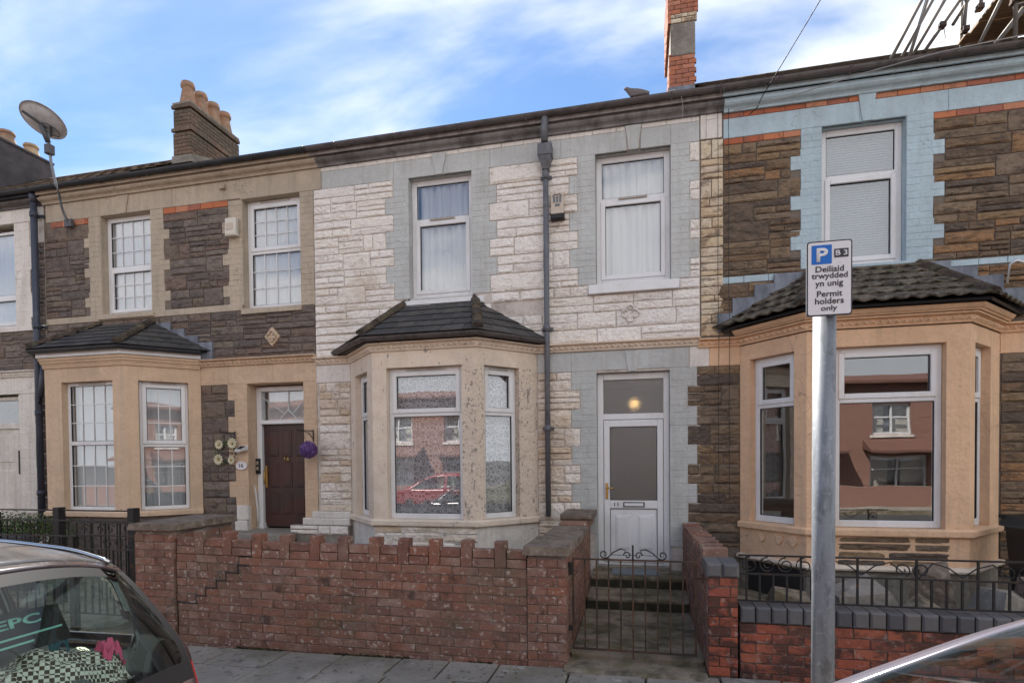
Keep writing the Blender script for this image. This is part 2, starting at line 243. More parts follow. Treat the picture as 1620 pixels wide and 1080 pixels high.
def frosted():
    mt, out = simple_nodes('frosted_hammered_glass')
    g = N('ShaderNodeNewGeometry')
    v = N('ShaderNodeTexNoise'); v.inputs['Scale'].default_value = 55; v.inputs['Detail'].default_value = 2; L(g.outputs['Position'], v.inputs['Vector'])
    b = N('ShaderNodeBump'); b.inputs['Strength'].default_value = .8; b.inputs['Distance'].default_value = .012; L(v.outputs['Fac'], b.inputs['Height'])
    gl = N('ShaderNodeBsdfGlossy'); gl.inputs['Roughness'].default_value = .12; L(b.outputs[0], gl.inputs['Normal'])
    rf = N('ShaderNodeBsdfRefraction'); rf.inputs['IOR'].default_value = 1.12; rf.inputs['Roughness'].default_value = .18; rf.inputs[0].default_value = (.72, .72, .68, 1); L(b.outputs[0], rf.inputs['Normal'])
    df = N('ShaderNodeBsdfDiffuse'); df.inputs[0].default_value = (.12, .105, .09, 1)
    m0 = N('ShaderNodeMixShader'); m0.inputs[0].default_value = .35; L(rf.outputs[0], m0.inputs[1]); L(df.outputs[0], m0.inputs[2])
    m1 = N('ShaderNodeMixShader'); m1.inputs[0].default_value = .14; L(m0.outputs[0], m1.inputs[1]); L(gl.outputs[0], m1.inputs[2])
    L(m1.outputs[0], out.inputs[0]); return mt
M['frosted'] = frosted()
def net_mat(name, c, alpha, lace=False):
    mt, out = simple_nodes(name)
    df = N('ShaderNodeBsdfDiffuse'); df.inputs[0].default_value = col4(c)
    tl = N('ShaderNodeBsdfTranslucent'); tl.inputs[0].default_value = col4(c)
    m0 = N('ShaderNodeMixShader'); m0.inputs[0].default_value = .12; L(df.outputs[0], m0.inputs[1]); L(tl.outputs[0], m0.inputs[2])
    tr = N('ShaderNodeBsdfTransparent')
    m1 = N('ShaderNodeMixShader'); L(tr.outputs[0], m1.inputs[1]); L(m0.outputs[0], m1.inputs[2])
    if lace:
        g = N('ShaderNodeNewGeometry'); mpn = N('ShaderNodeMapping'); L(g.outputs['Position'], mpn.inputs[0]); mpn.inputs['Scale'].default_value = (1, .7, 1)
        v = N('ShaderNodeTexVoronoi'); v.inputs['Scale'].default_value = 17; v.inputs['Randomness'].default_value = .55; L(mpn.outputs[0], v.inputs['Vector'])
        w = N('ShaderNodeMath', operation='SINE'); k = N('ShaderNodeMath', operation='MULTIPLY'); L(v.outputs['Distance'], k.inputs[0]); k.inputs[1].default_value = 14; L(k.outputs[0], w.inputs[0])
        wz = N('ShaderNodeSeparateXYZ'); L(g.outputs['Position'], wz.inputs[0])
        kz = N('ShaderNodeMath', operation='MULTIPLY'); L(wz.outputs['Z'], kz.inputs[0]); kz.inputs[1].default_value = 42
        sz = N('ShaderNodeMath', operation='SINE'); L(kz.outputs[0], sz.inputs[0])
        a2 = N('ShaderNodeMath', operation='MULTIPLY_ADD'); L(sz.outputs[0], a2.inputs[0]); a2.inputs[1].default_value = .35; L(w.outputs[0], a2.inputs[2])
        mr = N('ShaderNodeMapRange'); L(a2.outputs[0], mr.inputs[0]); mr.inputs[1].default_value = -.9; mr.inputs[2].default_value = 1.0; mr.inputs[3].default_value = alpha*.40; mr.inputs[4].default_value = alpha
        L(mr.outputs[0], m1.inputs[0])
    else: m1.inputs[0].default_value = alpha
    L(m1.outputs[0], out.inputs[0]); return mt
M['net'] = net_mat('white_net_curtain', (.70, .70, .70), .97)
M['lace'] = net_mat('white_lace_curtain', (.70, .70, .73), .9, True)
M['lace2'] = net_mat('sheer_lace_drape', (.92, .92, .93), .8, False)
M['dim_blind'] = net_mat('dim_blue_grey_blind', (.20, .235, .26), 1.0)
M['blind'] = net_mat('pale_blind_slat', (.62, .65, .67), 1.0)
def emit(name, c, s):
    mt, out = simple_nodes(name); e = N('ShaderNodeEmission'); e.inputs[0].default_value = col4(c); e.inputs[1].default_value = s; L(e.outputs[0], out.inputs[0]); return mt
M['bulb'] = emit('lit_hall_bulb', (1.0, .62, .25), 9)
def check_mat():
    global nt
    mt = bpy.data.materials.new('brown_white_check_blanket'); mt.use_nodes = True; nt = mt.node_tree; bs = nt.nodes['Principled BSDF']; bs.inputs['Roughness'].default_value = .95
    g = N('ShaderNodeNewGeometry'); mpn = N('ShaderNodeMapping'); L(g.outputs['Position'], mpn.inputs[0]); mpn.inputs['Rotation'].default_value = (.3, .2, .6)
    c = N('ShaderNodeTexChecker'); c.inputs['Scale'].default_value = 62; c.inputs[1].default_value = (.62, .60, .52, 1); c.inputs[2].default_value = (.07, .05, .035, 1); L(mpn.outputs[0], c.inputs[0])
    L(c.outputs[0], bs.inputs['Base Color']); return mt
M['check'] = check_mat()
def brick_tex_mat(name, c1, c2, mc):
    global nt
    mt = bpy.data.materials.new(name); mt.use_nodes = True; nt = mt.node_tree; bs = nt.nodes['Principled BSDF']; bs.inputs['Roughness'].default_value = .9
    g = N('ShaderNodeNewGeometry'); s = N('ShaderNodeSeparateXYZ'); c = N('ShaderNodeCombineXYZ'); L(g.outputs['Position'], s.inputs[0]); L(s.outputs['X'], c.inputs[0]); L(s.outputs['Z'], c.inputs[1])
    b = N('ShaderNodeTexBrick'); b.inputs['Scale'].default_value = 1; b.inputs['Brick Width'].default_value = .225; b.inputs['Row Height'].default_value = .075; b.inputs['Mortar Size'].default_value = .006
    b.inputs['Color1'].default_value = col4(c1); b.inputs['Color2'].default_value = col4(c2); b.inputs['Mortar'].default_value = col4(mc)
    L(c.outputs[0], b.inputs['Vector']); L(b.outputs[0], bs.inputs['Base Color']); return mt
M['far_brick'] = brick_tex_mat('distant_red_brickwork', (.27, .12, .085), (.22, .095, .07), (.26, .23, .20))
M['far_tile'] = material('red_clay_roof_tile', (.17, .085, .065), .85, layers=[((.11, .06, .05), 6, .5, .7, .6, (1, 1, 4))], bump=[(20, .5, .02)])

# ------------------------------------------------------------------ mesh helpers
WO = {}
def worg(p): return WO.get(p.name, Vector((0, 0, 0))) if p else Vector((0, 0, 0))
def link(o, parent=None, world=None):
    COL.objects.link(o)
    w = Vector(world) if world is not None else Vector((0, 0, 0))
    if parent: o.parent = parent; o.location = w - worg(parent)
    else: o.location = w
    WO[o.name] = w
    return o
def empty(name, loc, label, cat, group=None, kind=None):
    o = bpy.data.objects.new(name, None); link(o, None, loc); o.empty_display_size = .1
    tag(o, label, cat, group, kind); return o
def tag(o, label=None, cat=None, group=None, kind=None):
    if label: o['label'] = label
    if cat: o['category'] = cat
    if group: o['group'] = group
    if kind: o['kind'] = kind
    return o
class MB:
    def __init__(s, T=None): s.v = []; s.f = []; s.mi = []; s.T = T; s.cm = 0; s.smooth = []
    def p(s, x, y, z):
        q = Vector((x, y, z))
        if s.T: q = s.T @ q
        s.v.append(q); return len(s.v)-1
    def face(s, idx, sm=False): s.f.append(tuple(idx)); s.mi.append(s.cm); s.smooth.append(sm)
    def box(s, x0, x1, y0, y1, z0, z1, ch=0.0):
        if ch > 0:     # chamfered vertical/horizontal front edges (front = y0)
            a = [s.p(x, y1, z) for x, z in ((x0, z0), (x1, z0), (x1, z1), (x0, z1))]
            b = [s.p(x, y0+ch, z) for x, z in ((x0, z0), (x1, z0), (x1, z1), (x0, z1))]
            c = [s.p(x, y0, z) for x, z in ((x0+ch, z0+ch), (x1-ch, z0+ch), (x1-ch, z1-ch), (x0+ch, z1-ch))]
            s.face(a[::-1]); s.face(c)
            for i in range(4):
                j = (i+1) % 4; s.face((b[i], b[j], c[j], c[i])); s.face((a[i], a[j], b[j], b[i]))
            return
        i = [s.p(x, y, z) for z in (z0, z1) for x, y in ((x0, y0), (x1, y0), (x1, y1), (x0, y1))]
        for q in ((3, 2, 1, 0), (4, 5, 6, 7), (0, 1, 5, 4), (1, 2, 6, 5), (2, 3, 7, 6), (3, 0, 4, 7)): s.face([i[k] for k in q])
    def prism(s, poly, z0, z1):
        n = len(poly); a = [s.p(x, y, z0) for x, y in poly]; b = [s.p(x, y, z1) for x, y in poly]
        s.face(a[::-1]); s.face(b)
        for k in range(n): j = (k+1) % n; s.face((a[k], a[j], b[j], b[k]))
    def hexa(s, a, b):   # two matching loops of points
        ia = [s.p(*q) for q in a]; ib = [s.p(*q) for q in b]; n = len(ia)
        s.face(ia[::-1]); s.face(ib)
        for k in range(n): j = (k+1) % n; s.face((ia[k], ia[j], ib[j], ib[k]))
    def tube(s, pts, r, n=6, caps=True, r2=None):
        pts = [Vector(q) for q in pts]; rings = []
        up = Vector((0, 0, 1))
        for i, q in enumerate(pts):
            d = (pts[min(i+1, len(pts)-1)] - pts[max(i-1, 0)])
            if d.length < 1e-9: d = Vector((0, 0, 1))
            d.normalize()
            ref = up if abs(d.z) < .95 else Vector((1, 0, 0))
            a = d.cross(ref).normalized(); b = d.cross(a)
            rr = r if r2 is None else r + (r2-r)*i/(len(pts)-1)
            rings.append([s.p(*(q + (a*math.cos(t) + b*math.sin(t))*rr)) for t in [2*math.pi*k/n for k in range(n)]])
        for i in range(len(rings)-1):
            for k in range(n):
                j = (k+1) % n; s.face((rings[i][k], rings[i][j], rings[i+1][j], rings[i+1][k]), n > 5)
        if caps: s.face(rings[0][::-1]); s.face(rings[-1])
    def lathe(s, cx, cy, prof, n=16, ax=None):
        rings = []
        for r, z in prof:
            rings.append([s.p(cx + r*math.cos(2*math.pi*k/n), cy + r*math.sin(2*math.pi*k/n), z) for k in range(n)])
        for i in range(len(rings)-1):
            for k in range(n): j = (k+1) % n; s.face((rings[i][k], rings[i][j], rings[i+1][j], rings[i+1][k]), True)
        s.face(rings[0][::-1]); s.face(rings[-1])
    def sweep(s, poly, prof, capends=True):
        """poly: plan points walking so that outward is on the right hand; prof: closed list (out, z)"""
        offs = mitres(poly); n = len(prof); rings = []
        for (x, y), (mx_, my_) in zip(poly, offs):
            rings.append([s.p(x + mx_*o, y + my_*o, z) for o, z in prof])
        for i in range(len(rings)-1):
            for k in range(n): j = (k+1) % n; s.face((rings[i][k], rings[i+1][k], rings[i+1][j], rings[i][j]))
        if capends: s.face(rings[0]); s.face(rings[-1][::-1])
    def build(s, name, mat, parent=None, world=None, mats=None):
        me = bpy.data.meshes.new(name); w = Vector(world) if world is not None else Vector((0, 0, 0))
        me.from_pydata([tuple(q - w) for q in s.v], [], s.f)
        for mt in (mats or [mat]): me.materials.append(mt)
        if mats: me.polygons.foreach_set('material_index', s.mi)
        me.polygons.foreach_set('use_smooth', s.smooth)
        me.validate(); me.update()
        o = bpy.data.objects.new(name, me); link(o, parent, w); return o
def mitres(poly):
    res = []
    def nrm(a, b):
        d = Vector((b[0]-a[0], b[1]-a[1])); d.normalize(); return Vector((d.y, -d.x))
    for i in range(len(poly)):
        if i == 0: n = nrm(poly[0], poly[1])
        elif i == len(poly)-1: n = nrm(poly[-2], poly[-1])
        else:
            a = nrm(poly[i-1], poly[i]); b = nrm(poly[i], poly[i+1]); h = (a+b).normalized(); n = h/max(.3, h.dot(a))
        res.append((n.x, n.y))
    return res
def seglen(poly): return [math.dist(poly[i], poly[i+1]) for i in range(len(poly)-1)]
def path_piece(mb, poly, s0, s1, out, inn, z0, z1):
    """solid piece following a plan path between distances s0 and s1"""
    L_ = seglen(poly); M_ = mitres(poly); cum = [0]
    for l in L_: cum.append(cum[-1]+l)
    pts = []
    def at(s):
        for i in range(len(L_)):
            if s <= cum[i+1]+1e-9:
                t = (s-cum[i])/L_[i]; a, b = poly[i], poly[i+1]; d = Vector((b[0]-a[0], b[1]-a[1])).normalized()
                return ((a[0]+(b[0]-a[0])*t, a[1]+(b[1]-a[1])*t), (d.y, -d.x))
        return (poly[-1], M_[-1])
    pts.append(at(s0))
    for i in range(1, len(poly)-1):
        if s0+1e-6 < cum[i] < s1-1e-6: pts.append((poly[i], M_[i]))
    pts.append(at(s1))
    a = [(p[0]+n[0]*out, p[1]+n[1]*out) for p, n in pts]; b = [(p[0]-n[0]*inn, p[1]-n[1]*inn) for p, n in pts]
    for i in range(len(pts)-1):
        mb.prism([a[i], a[i+1], b[i+1], b[i]], z0, z1)
def wall_holes(mb, x0, x1, z0, z1, y0, y1, holes):
    xs = sorted({x0, x1, *[h[0] for h in holes], *[h[1] for h in holes]}); zs = sorted({z0, z1, *[h[2] for h in holes], *[h[3] for h in holes]})
    for i in range(len(xs)-1):
        run = None
        for j in range(len(zs)-1):
            cx_, cz_ = (xs[i]+xs[i+1])/2, (zs[j]+zs[j+1])/2
            inside = any(h[0] < cx_ < h[1] and h[2] < cz_ < h[3] for h in holes) or not (x0 < cx_ < x1 and z0 < cz_ < z1)
            if inside:
                if run is not None: mb.box(xs[i], xs[i+1], y0, y1, run, zs[j]); run = None
            elif run is None: run = zs[j]
        if run is not None: mb.box(xs[i], xs[i+1], y0, y1, run, zs[-1])

# shared stone and brick meshes: unit width and height, facing -Y
def stone_mesh(k, rough):
    r = random.Random(100+k); nx, nz = 9, 6; v = []; f = []
    for j in range(nz+1):
        for i in range(nx+1):
            u, w = i/nx, j/nz
            ex = min(u, 1-u); ez = min(w, 1-w)
            e = min(1, ex*7)*min(1, ez*5)
            nz1 = mnoise.noise(Vector((u*2.6+k*3.7, w*2.3, k*1.3))); nz2 = mnoise.noise(Vector((u*5+k*9.1, w*9, k*2.3)))
            stepv = math.floor((w*2.2+nz1*.9+u*.5*((k % 3)-1))*2)/2
            d = (.55 + .22*r.random()*rough + .38*nz1 + .30*nz2 - .28*(stepv-.5)) * (e**.45)
            x = u-.5 + (0 if ex > 0 else (.012*r.random())*(1 if u < .5 else -1)); z = w-.5 + (0 if ez > 0 else (.05*r.random())*(1 if w < .5 else -1))
            v.append((x, -d, z))
    for j in range(nz):
        for i in range(nx):
            a = j*(nx+1)+i; f.append((a, a+1, a+nx+2, a+nx+1))
    n0 = len(v); border = [i for i in range(nx+1)] + [j*(nx+1)+nx for j in range(1, nz+1)] + [nz*(nx+1)+i for i in range(nx-1, -1, -1)] + [j*(nx+1) for j in range(nz-1, 0, -1)]
    for b in border: v.append((v[b][0], 1.2, v[b][2]))
    nb = len(border)
    for q in range(nb):
        w2 = (q+1) % nb; f.append((border[q], n0+q, n0+w2, border[w2]))
    me = bpy.data.meshes.new('stone_block_%d' % k); me.from_pydata(v, [], f); me.update(); return me
STONES = [stone_mesh(k, 1.0) for k in range(16)]
def brick_mesh(k):
    r = random.Random(300+k); cx_, cz_ = .02, .055; y = lambda: -.0+r.uniform(-.02, .02)
    v = [(-.5, 1, -.5), (.5, 1, -.5), (.5, 1, .5), (-.5, 1, .5), (-.5, .05, -.5), (.5, .05, -.5), (.5, .05, .5), (-.5, .05, .5),
         (-.5+cx_, y(), -.5+cz_), (.5-cx_, y(), -.5+cz_), (.5-cx_, y(), .5-cz_), (-.5+cx_, y(), .5-cz_)]
    f = [(3, 2, 1, 0), (8, 9, 10, 11)]
    for i in range(4):
        j = (i+1) % 4; f += [(4+i, 4+j, 8+j, 8+i), (i, j, 4+j, 4+i)]
    me = bpy.data.meshes.new('brick_block_%d' % k); me.from_pydata(v, [], f); me.update(); return me
BRICKS = [brick_mesh(k) for k in range(8)]
_mc = {}
def with_mat(me, mat):
    key = (me.name, mat.name)
    if key not in _mc:
        c = me.copy(); c.materials.clear(); c.materials.append(mat); _mc[key] = c
    return _mc[key]
def piece(kind, x, y, z, w, h, d, mat, parent, rz=0.0, tilt=0.0, name=None):
    """one stone or brick whose front face centre is at (x, y, z); rz turns it about z (0 = facing -Y)"""
    me = with_mat(rnd.choice(STONES if kind == 'stone' else BRICKS), mat)
    o = bpy.data.objects.new(name or kind, me); link(o, parent, (x, y, z))
    o.scale = (w, d, h); o.rotation_euler = (0, tilt, rz)
    if kind == 'stone' and rnd.random() < .5: o.rotation_euler = (0, tilt+math.pi, rz)   # varied relief
    return o
QB = []
def emit_pieces(specs, kind, parent, cap=295):
    if kind == 'brick' and QB:
        for (mt, a, b, ya, yb, za, zb) in QB:
            q = MB(); q.box(a, b, ya, yb, za, zb); q.build('quoin_bed', mt, parent)
        QB.clear()
    """specs: (x,y,z,w,h,d,mat,rz). The largest become parts; the rest are joined into one part"""
    specs = sorted(specs, key=lambda q: -q[3]*q[4])
    for q in specs[:cap]: piece(kind, *q[:7], parent, rz=q[7])
    rest = specs[cap:]
    if rest:
        bym = {}
        for q in rest: bym.setdefault(q[6].name, []).append(q)
        for mn, qs in bym.items():
            mb = MB()
            for (x, y, z, w, h, d, mt, rz) in qs:
                me = rnd.choice(STONES if kind == 'stone' else BRICKS)
                T = Matrix.Translation((x, y, z)) @ Matrix.Rotation(rz, 4, 'Z') @ Matrix.Diagonal((w, d, h, 1))
                b = len(mb.v)
                for vv in me.vertices: mb.v.append(T @ vv.co)
                for p in me.polygons: mb.face([b+i for i in p.vertices])
            o = mb.build('small_%ss' % kind, qs[0][6], parent); o['kind'] = 'stuff'

F = 7.40
def gz(x): return 0.012*(x+0.93)          # the street climbs gently to +X

# stone field: bands split into snecked stones
def stone_field(out, xl, xr, z0, z1, band, mat, y=F, amp=.022, gap=.008, ztop=None, wmin=.16, wmax=.5, hmin=.055):
    z = z1
    k = 0
    while z > z0+.03:
        zb = max(z0, z-band)
        if zb-z0 < .04: zb = z0
        a = xl((z+zb)/2) if callable(xl) else xl; b = xr((z+zb)/2) if callable(xr) else xr
        h = z-zb; x = a
        while x < b-.02:
            w = rnd.uniform(wmin*1.6, wmax*1.5)
            if b-(x+w) < wmin: w = b-x
            big = rnd.random() < .10 and h > .15 and w < .5
            nrows = 1 if big else max(1, min(int(h/hmin), rnd.choice([1, 2, 2, 2, 3, 3]) if h > .16 else rnd.choice([1, 1, 2])))
            cuts = [0]+sorted((i+rnd.uniform(-.18, .18))/nrows for i in range(1, nrows))+[1]
            for i in range(nrows):
                za, zc = zb+h*cuts[i], zb+h*cuts[i+1]; hh = zc-za
                xx = x; n = 1 if (big or w < wmin*1.7) else rnd.choice([1, 1, 2])
                cx2 = [0, 1] if n == 1 else [0, rnd.uniform(.33, .67), 1]
                for q in range(len(cx2)-1):
                    wa = w*(cx2[q+1]-cx2[q]); xa = x+w*cx2[q]
                    out.append((xa+wa/2, y, (za+zc)/2, wa-gap, hh-gap, amp*rnd.uniform(.45, 1.25), mat, 0.0))
            x += w
        z = zb; k += 1
# toothed brick quoin beside an opening; returns edge function
def quoin(out, xe, side, ztop, zbot, narrow, wide, narrow_first, mat, y=F, block=.237, depth=.05, proud=0.0):
    c = block/3; z = ztop; i = 0
    QB.append((mat, min(xe, xe+side*narrow), max(xe, xe+side*narrow), y+.0035, y+.04, zbot, ztop))
    zz = ztop; kb = 0
    while zz > zbot+.02:
        zl_ = max(zz-block, zbot)
        if (kb % 2 == 0) != narrow_first: QB.append((mat, min(xe+side*narrow, xe+side*wide), max(xe+side*narrow, xe+side*wide), y+.0035, y+.04, zl_+.003, zz-.003))
        zz -= block; kb += 1
    while z > zbot+.02:
        zl = max(z-c, zbot); blk = int((ztop-z+1e-4)/block); nf = (blk % 2 == 0) == narrow_first
        w = narrow if nf else wide
        if nf: parts_ = [w] if i % 2 == 0 else [w/2, w/2]
        else: parts_ = [w*.65, w*.35] if i % 2 == 0 else [w*.35, w*.65]
        x = xe
        for k, pw in enumerate(parts_):
            dpt = depth if k == 0 else .05
            out.append((x+side*pw/2, y-proud+rnd.uniform(-.0015, .0015), (z+zl)/2, pw-.003, z-zl-.0045, dpt, mat, 0.0)); x += side*pw
        z = zl; i += 1
    def edge(zq):
        blk = int((ztop-zq+1e-4)/block); nf = (blk % 2 == 0) == narrow_first
        return xe+side*(narrow if nf else wide)
    return edge
def brick_row(out, x0, x1, z0, z1, mat, y=F, w=.225, depth=.06, off=0.0, gap=.006):
    x = x0-off
    while x < x1-.01:
        a, b = max(x, x0), min(x+w, x1)
        if b-a > .02: out.append(((a+b)/2, y+rnd.uniform(-.002, .002), (z0+z1)/2, b-a-gap, z1-z0-gap, depth, mat, 0.0))
        x += w

# ------------------------------------------------------------------ windows
def seg_frame(p, q):
    """matrix: x along p->q, y inward, z up"""
    d = Vector((q[0]-p[0], q[1]-p[1], 0)).normalized(); n = Vector((-d.y, d.x, 0))
    return Matrix(((d.x, n.x, 0, p[0]), (d.y, n.y, 0, p[1]), (0, 0, 1, 0), (0, 0, 0, 1)))
def window(root, T, x0, x1, z0, z1, depth, transom=None, sash='top', grid=None, fw=.05, vent=None, grid2=None, mat=None, label=None):
    mt = mat or M['upvc']
    mb = MB(T); y0, y1 = depth, depth+.065
    mb.box(x0, x0+fw, y0, y1, z0, z1, .006); mb.box(x1-fw, x1, y0, y1, z0, z1, .006)
    mb.box(x0+fw, x1-fw, y0, y1, z0, z0+fw*1.15, .006); mb.box(x0+fw, x1-fw, y0, y1, z1-fw, z1, .006)
    if transom: mb.box(x0+fw, x1-fw, y0, y1, transom-.03, transom+.03, .006)
    w = mb.build('window', mt, root)
    if label: w['label'] = label
    cells = [('top', transom+.03, z1-fw), ('bottom', z0+fw*1.15, transom-.03)] if transom else [('bottom', z0+fw*1.15, z1-fw)]
    for nm, za, zb in cells:
        a, b = x0+fw, x1-fw
        if nm == sash or sash == 'both':
            s = MB(T); sw = .042; ys = y0-.014
            a0, b0, c0, d0 = a-.016, b+.016, za-.016, zb+.016
            s.box(a0, a0+sw+.016, ys, y0+.05, c0, d0, .006); s.box(b0-sw-.016, b0, ys, y0+.05, c0, d0, .006)
            s.box(a0+sw+.016, b0-sw-.016, ys, y0+.05, c0, c0+sw+.016, .006); s.box(a0+sw+.016, b0-sw-.016, ys, y0+.05, d0-sw-.016, d0, .006)
            s.build('sash', mt, w)
            a, b, za, zb = a+sw, b-sw, za+sw, zb-sw
        bd = MB(T); t = .006; yb = y0+.012
        bd.box(a, a+t, yb, yb+.02, za, zb); bd.box(b-t, b, yb, yb+.02, za, zb); bd.box(a+t, b-t, yb, yb+.02, za, za+t); bd.box(a+t, b-t, yb, yb+.02, zb-t, zb)
        bd.build('seal', M['seal_shade'], w)
        g = MB(T); g.box(a+.001, b-.001, y0+.022, y0+.026, za+.001, zb-.001); g.build('pane', M['glass'], w)
        gr = grid if nm == 'top' or not grid2 else grid2
        if gr:
            for i in range(1, gr[0]):
                q = MB(T); xx = a+(b-a)*i/gr[0]; q.box(xx-.007, xx+.007, y0+.012, y0+.02, za, zb, .002); q.build('glazing_bar', mt, w)
            for i in range(1, gr[1]):
                q = MB(T); zq = za+(zb-za)*i/gr[1]; q.box(a, b, y0+.0125, y0+.0195, zq-.007, zq+.007, .002); q.build('glazing_bar', mt, w)
    if vent == 'mid':
        q = MB(T); c = (x0+x1)/2; q.box(c-.18, c+.18, y0-.03, y0-.0145, transom-.005, transom+.016, .004); q.build('trickle_vent', M['vent'], w)
    if vent == 'top':
        q = MB(T); c = (x0+x1)/2; q.box(c-.26*(x1-x0), c+.26*(x1-x0), y0-.016, y0-.001, z1-.035, z1-.012, .003); q.build('trickle_vent', M['dirty_upvc'], w)
    return w
def curtain(T, x0, x1, z0, z1, depth, mat, label, folds=9, amp=.018, name='curtain', cat='curtain', group=None, irregular=True):
    mb = MB(T); n = int(folds*8); r = random.Random(hash(label) % 9999 if False else int(abs(x0)*1000+z0*100)); ph = r.uniform(0, 6)
    rows = 5; g = []
    for j in range(rows):
        z = z0+(z1-z0)*j/(rows-1); row = []
        for i in range(n+1):
            u = i/n; x = x0+(x1-x0)*u
            d = amp*(math.sin(u*folds*2*math.pi+ph)*.6+math.sin(u*folds*.43*2*math.pi+ph*2)*.5+.35*math.sin(u*folds*2.7*math.pi*2+j*.3))*(1+.25*math.sin(j*1.3+u*9))
            row.append(mb.p(x, depth+d, z))
        g.append(row)
    for j in range(rows-1):
        for i in range(n): mb.face((g[j][i], g[j][i+1], g[j+1][i+1], g[j+1][i]), True)
    o = mb.build(name, mat); tag(o, label, cat, group); return o
def vblinds(T, x0, x1, z0, z1, depth, n, label, mat):
    root = empty('vertical_blind', T @ Vector(((x0+x1)/2, depth, z0)), label, 'blind')
    rl = MB(T); rl.box(x0, x1, depth-.02, depth+.02, z1-.03, z1); rl.build('head_rail', M['ivory'], root)
    for i in range(n):
        xx = x0+(x1-x0)*(i+.5)/n; a = .32+rnd.uniform(-.12, .12); hw = (x1-x0)/n*.52
        mb = MB(T); c, s_ = math.cos(a)*hw, math.sin(a)*hw
        mb.hexa([(xx-c, depth-s_, z0), (xx+c, depth+s_, z0), (xx+c, depth+s_+.002, z0), (xx-c, depth-s_+.002, z0)], [(xx-c, depth-s_, z1-.03), (xx+c, depth+s_, z1-.03), (xx+c, depth+s_+.002, z1-.03), (xx-c, depth-s_+.002, z1-.03)])
        mb.build('slat', mat, root)
    return root

# ------------------------------------------------------------------ the ground
def ground():
    mb = MB()
    for xa, xb in ((-400, -30), (-30, 30), (30, 400)):
        za, zb = gz(max(-30, min(30, xa)))-.13, gz(max(-30, min(30, xb)))-.13
        mb.hexa([(xa, -400, za-.2), (xb, -400, zb-.2), (xb, 400, zb-.2), (xa, 400, za-.2)], [(xa, -400, za), (xb, -400, zb), (xb, 400, zb), (xa, 400, za)])
    tag(mb.build('road', M['asphalt']), kind='structure')
    def strip(name, y0, y1, dz, mat, x0=-30, x1=30):
        q = MB(); q.hexa([(x0, y0, gz(x0)-.14), (x1, y0, gz(x1)-.14), (x1, y1, gz(x1)-.14), (x0, y1, gz(x0)-.14)], [(x0, y0, gz(x0)+dz), (x1, y0, gz(x1)+dz), (x1, y1, gz(x1)+dz), (x0, y1, gz(x0)+dz)])
        return tag(q.build(name, mat), kind='structure')
    strip('kerb', 2.35, 2.48, -.005, M['concrete'])
    pv = strip('pavement', 2.481, 7.3, -.028, M['joint_moss'])
    strip('kerb', -5.13, -5.0, -.005, M['concrete']); strip('pavement', -9, -5.131, -.012, M['paving'])
    # the slabs: two courses, joints staggered; the joints seen beside the wall are uneven
    rows = [(4.195, 4.60), (3.60, 4.187), (3.03, 3.592), (2.49, 3.022)]
    n = 0
    for ri, (ya, yb) in enumerate(rows):
        x = -9.0+ri*.23
        while x < 4.2:
            w = rnd.choice([.44, .56, .60, .58, .50, .62]) if ri else {}.get(0, rnd.choice([.44, .56, .60, .44, .59]))
            q = MB(); a, b = x+.006, x+w-.006-.004; t = rnd.uniform(-.005, .005); t2 = rnd.uniform(-.003, .003)
            zz_ = lambda xx, s: gz(xx)+t+s
            lo = [(a, ya+.005, gz(a)-.06), (b, ya+.005, gz(b)-.06), (b, yb-.005, gz(b)-.06), (a, yb-.005, gz(a)-.06)]
            mid = [(a, ya+.005, zz_(a, -.008)), (b, ya+.005, zz_(b, -.008+t2)), (b, yb-.005, zz_(b, -.008+t2)), (a, yb-.005, zz_(a, -.008))]
            c = .007
            top = [(a+c, ya+.005+c, zz_(a, 0)), (b-c, ya+.005+c, zz_(b, t2)), (b-c, yb-.005-c, zz_(b, t2)), (a+c, yb-.005-c, zz_(a, 0))]
            i0 = [q.p(*v) for v in lo]; i1 = [q.p(*v) for v in mid]; i2 = [q.p(*v) for v in top]
            q.face(i2)
            for k in range(4): j = (k+1) % 4; q.face((i0[k], i0[j], i1[j], i1[k])); q.face((i1[k], i1[j], i2[j], i2[k]))
            if n < 290: q.build('paving_slab', M['paving'], pv); n += 1
            x += w
ground()
def forecourt(name, x0, x1, y0, y1, z, mat):
    q = MB(); q.box(x0, x1, y0, y1, z-.3, z); return tag(q.build(name, mat), kind='structure')

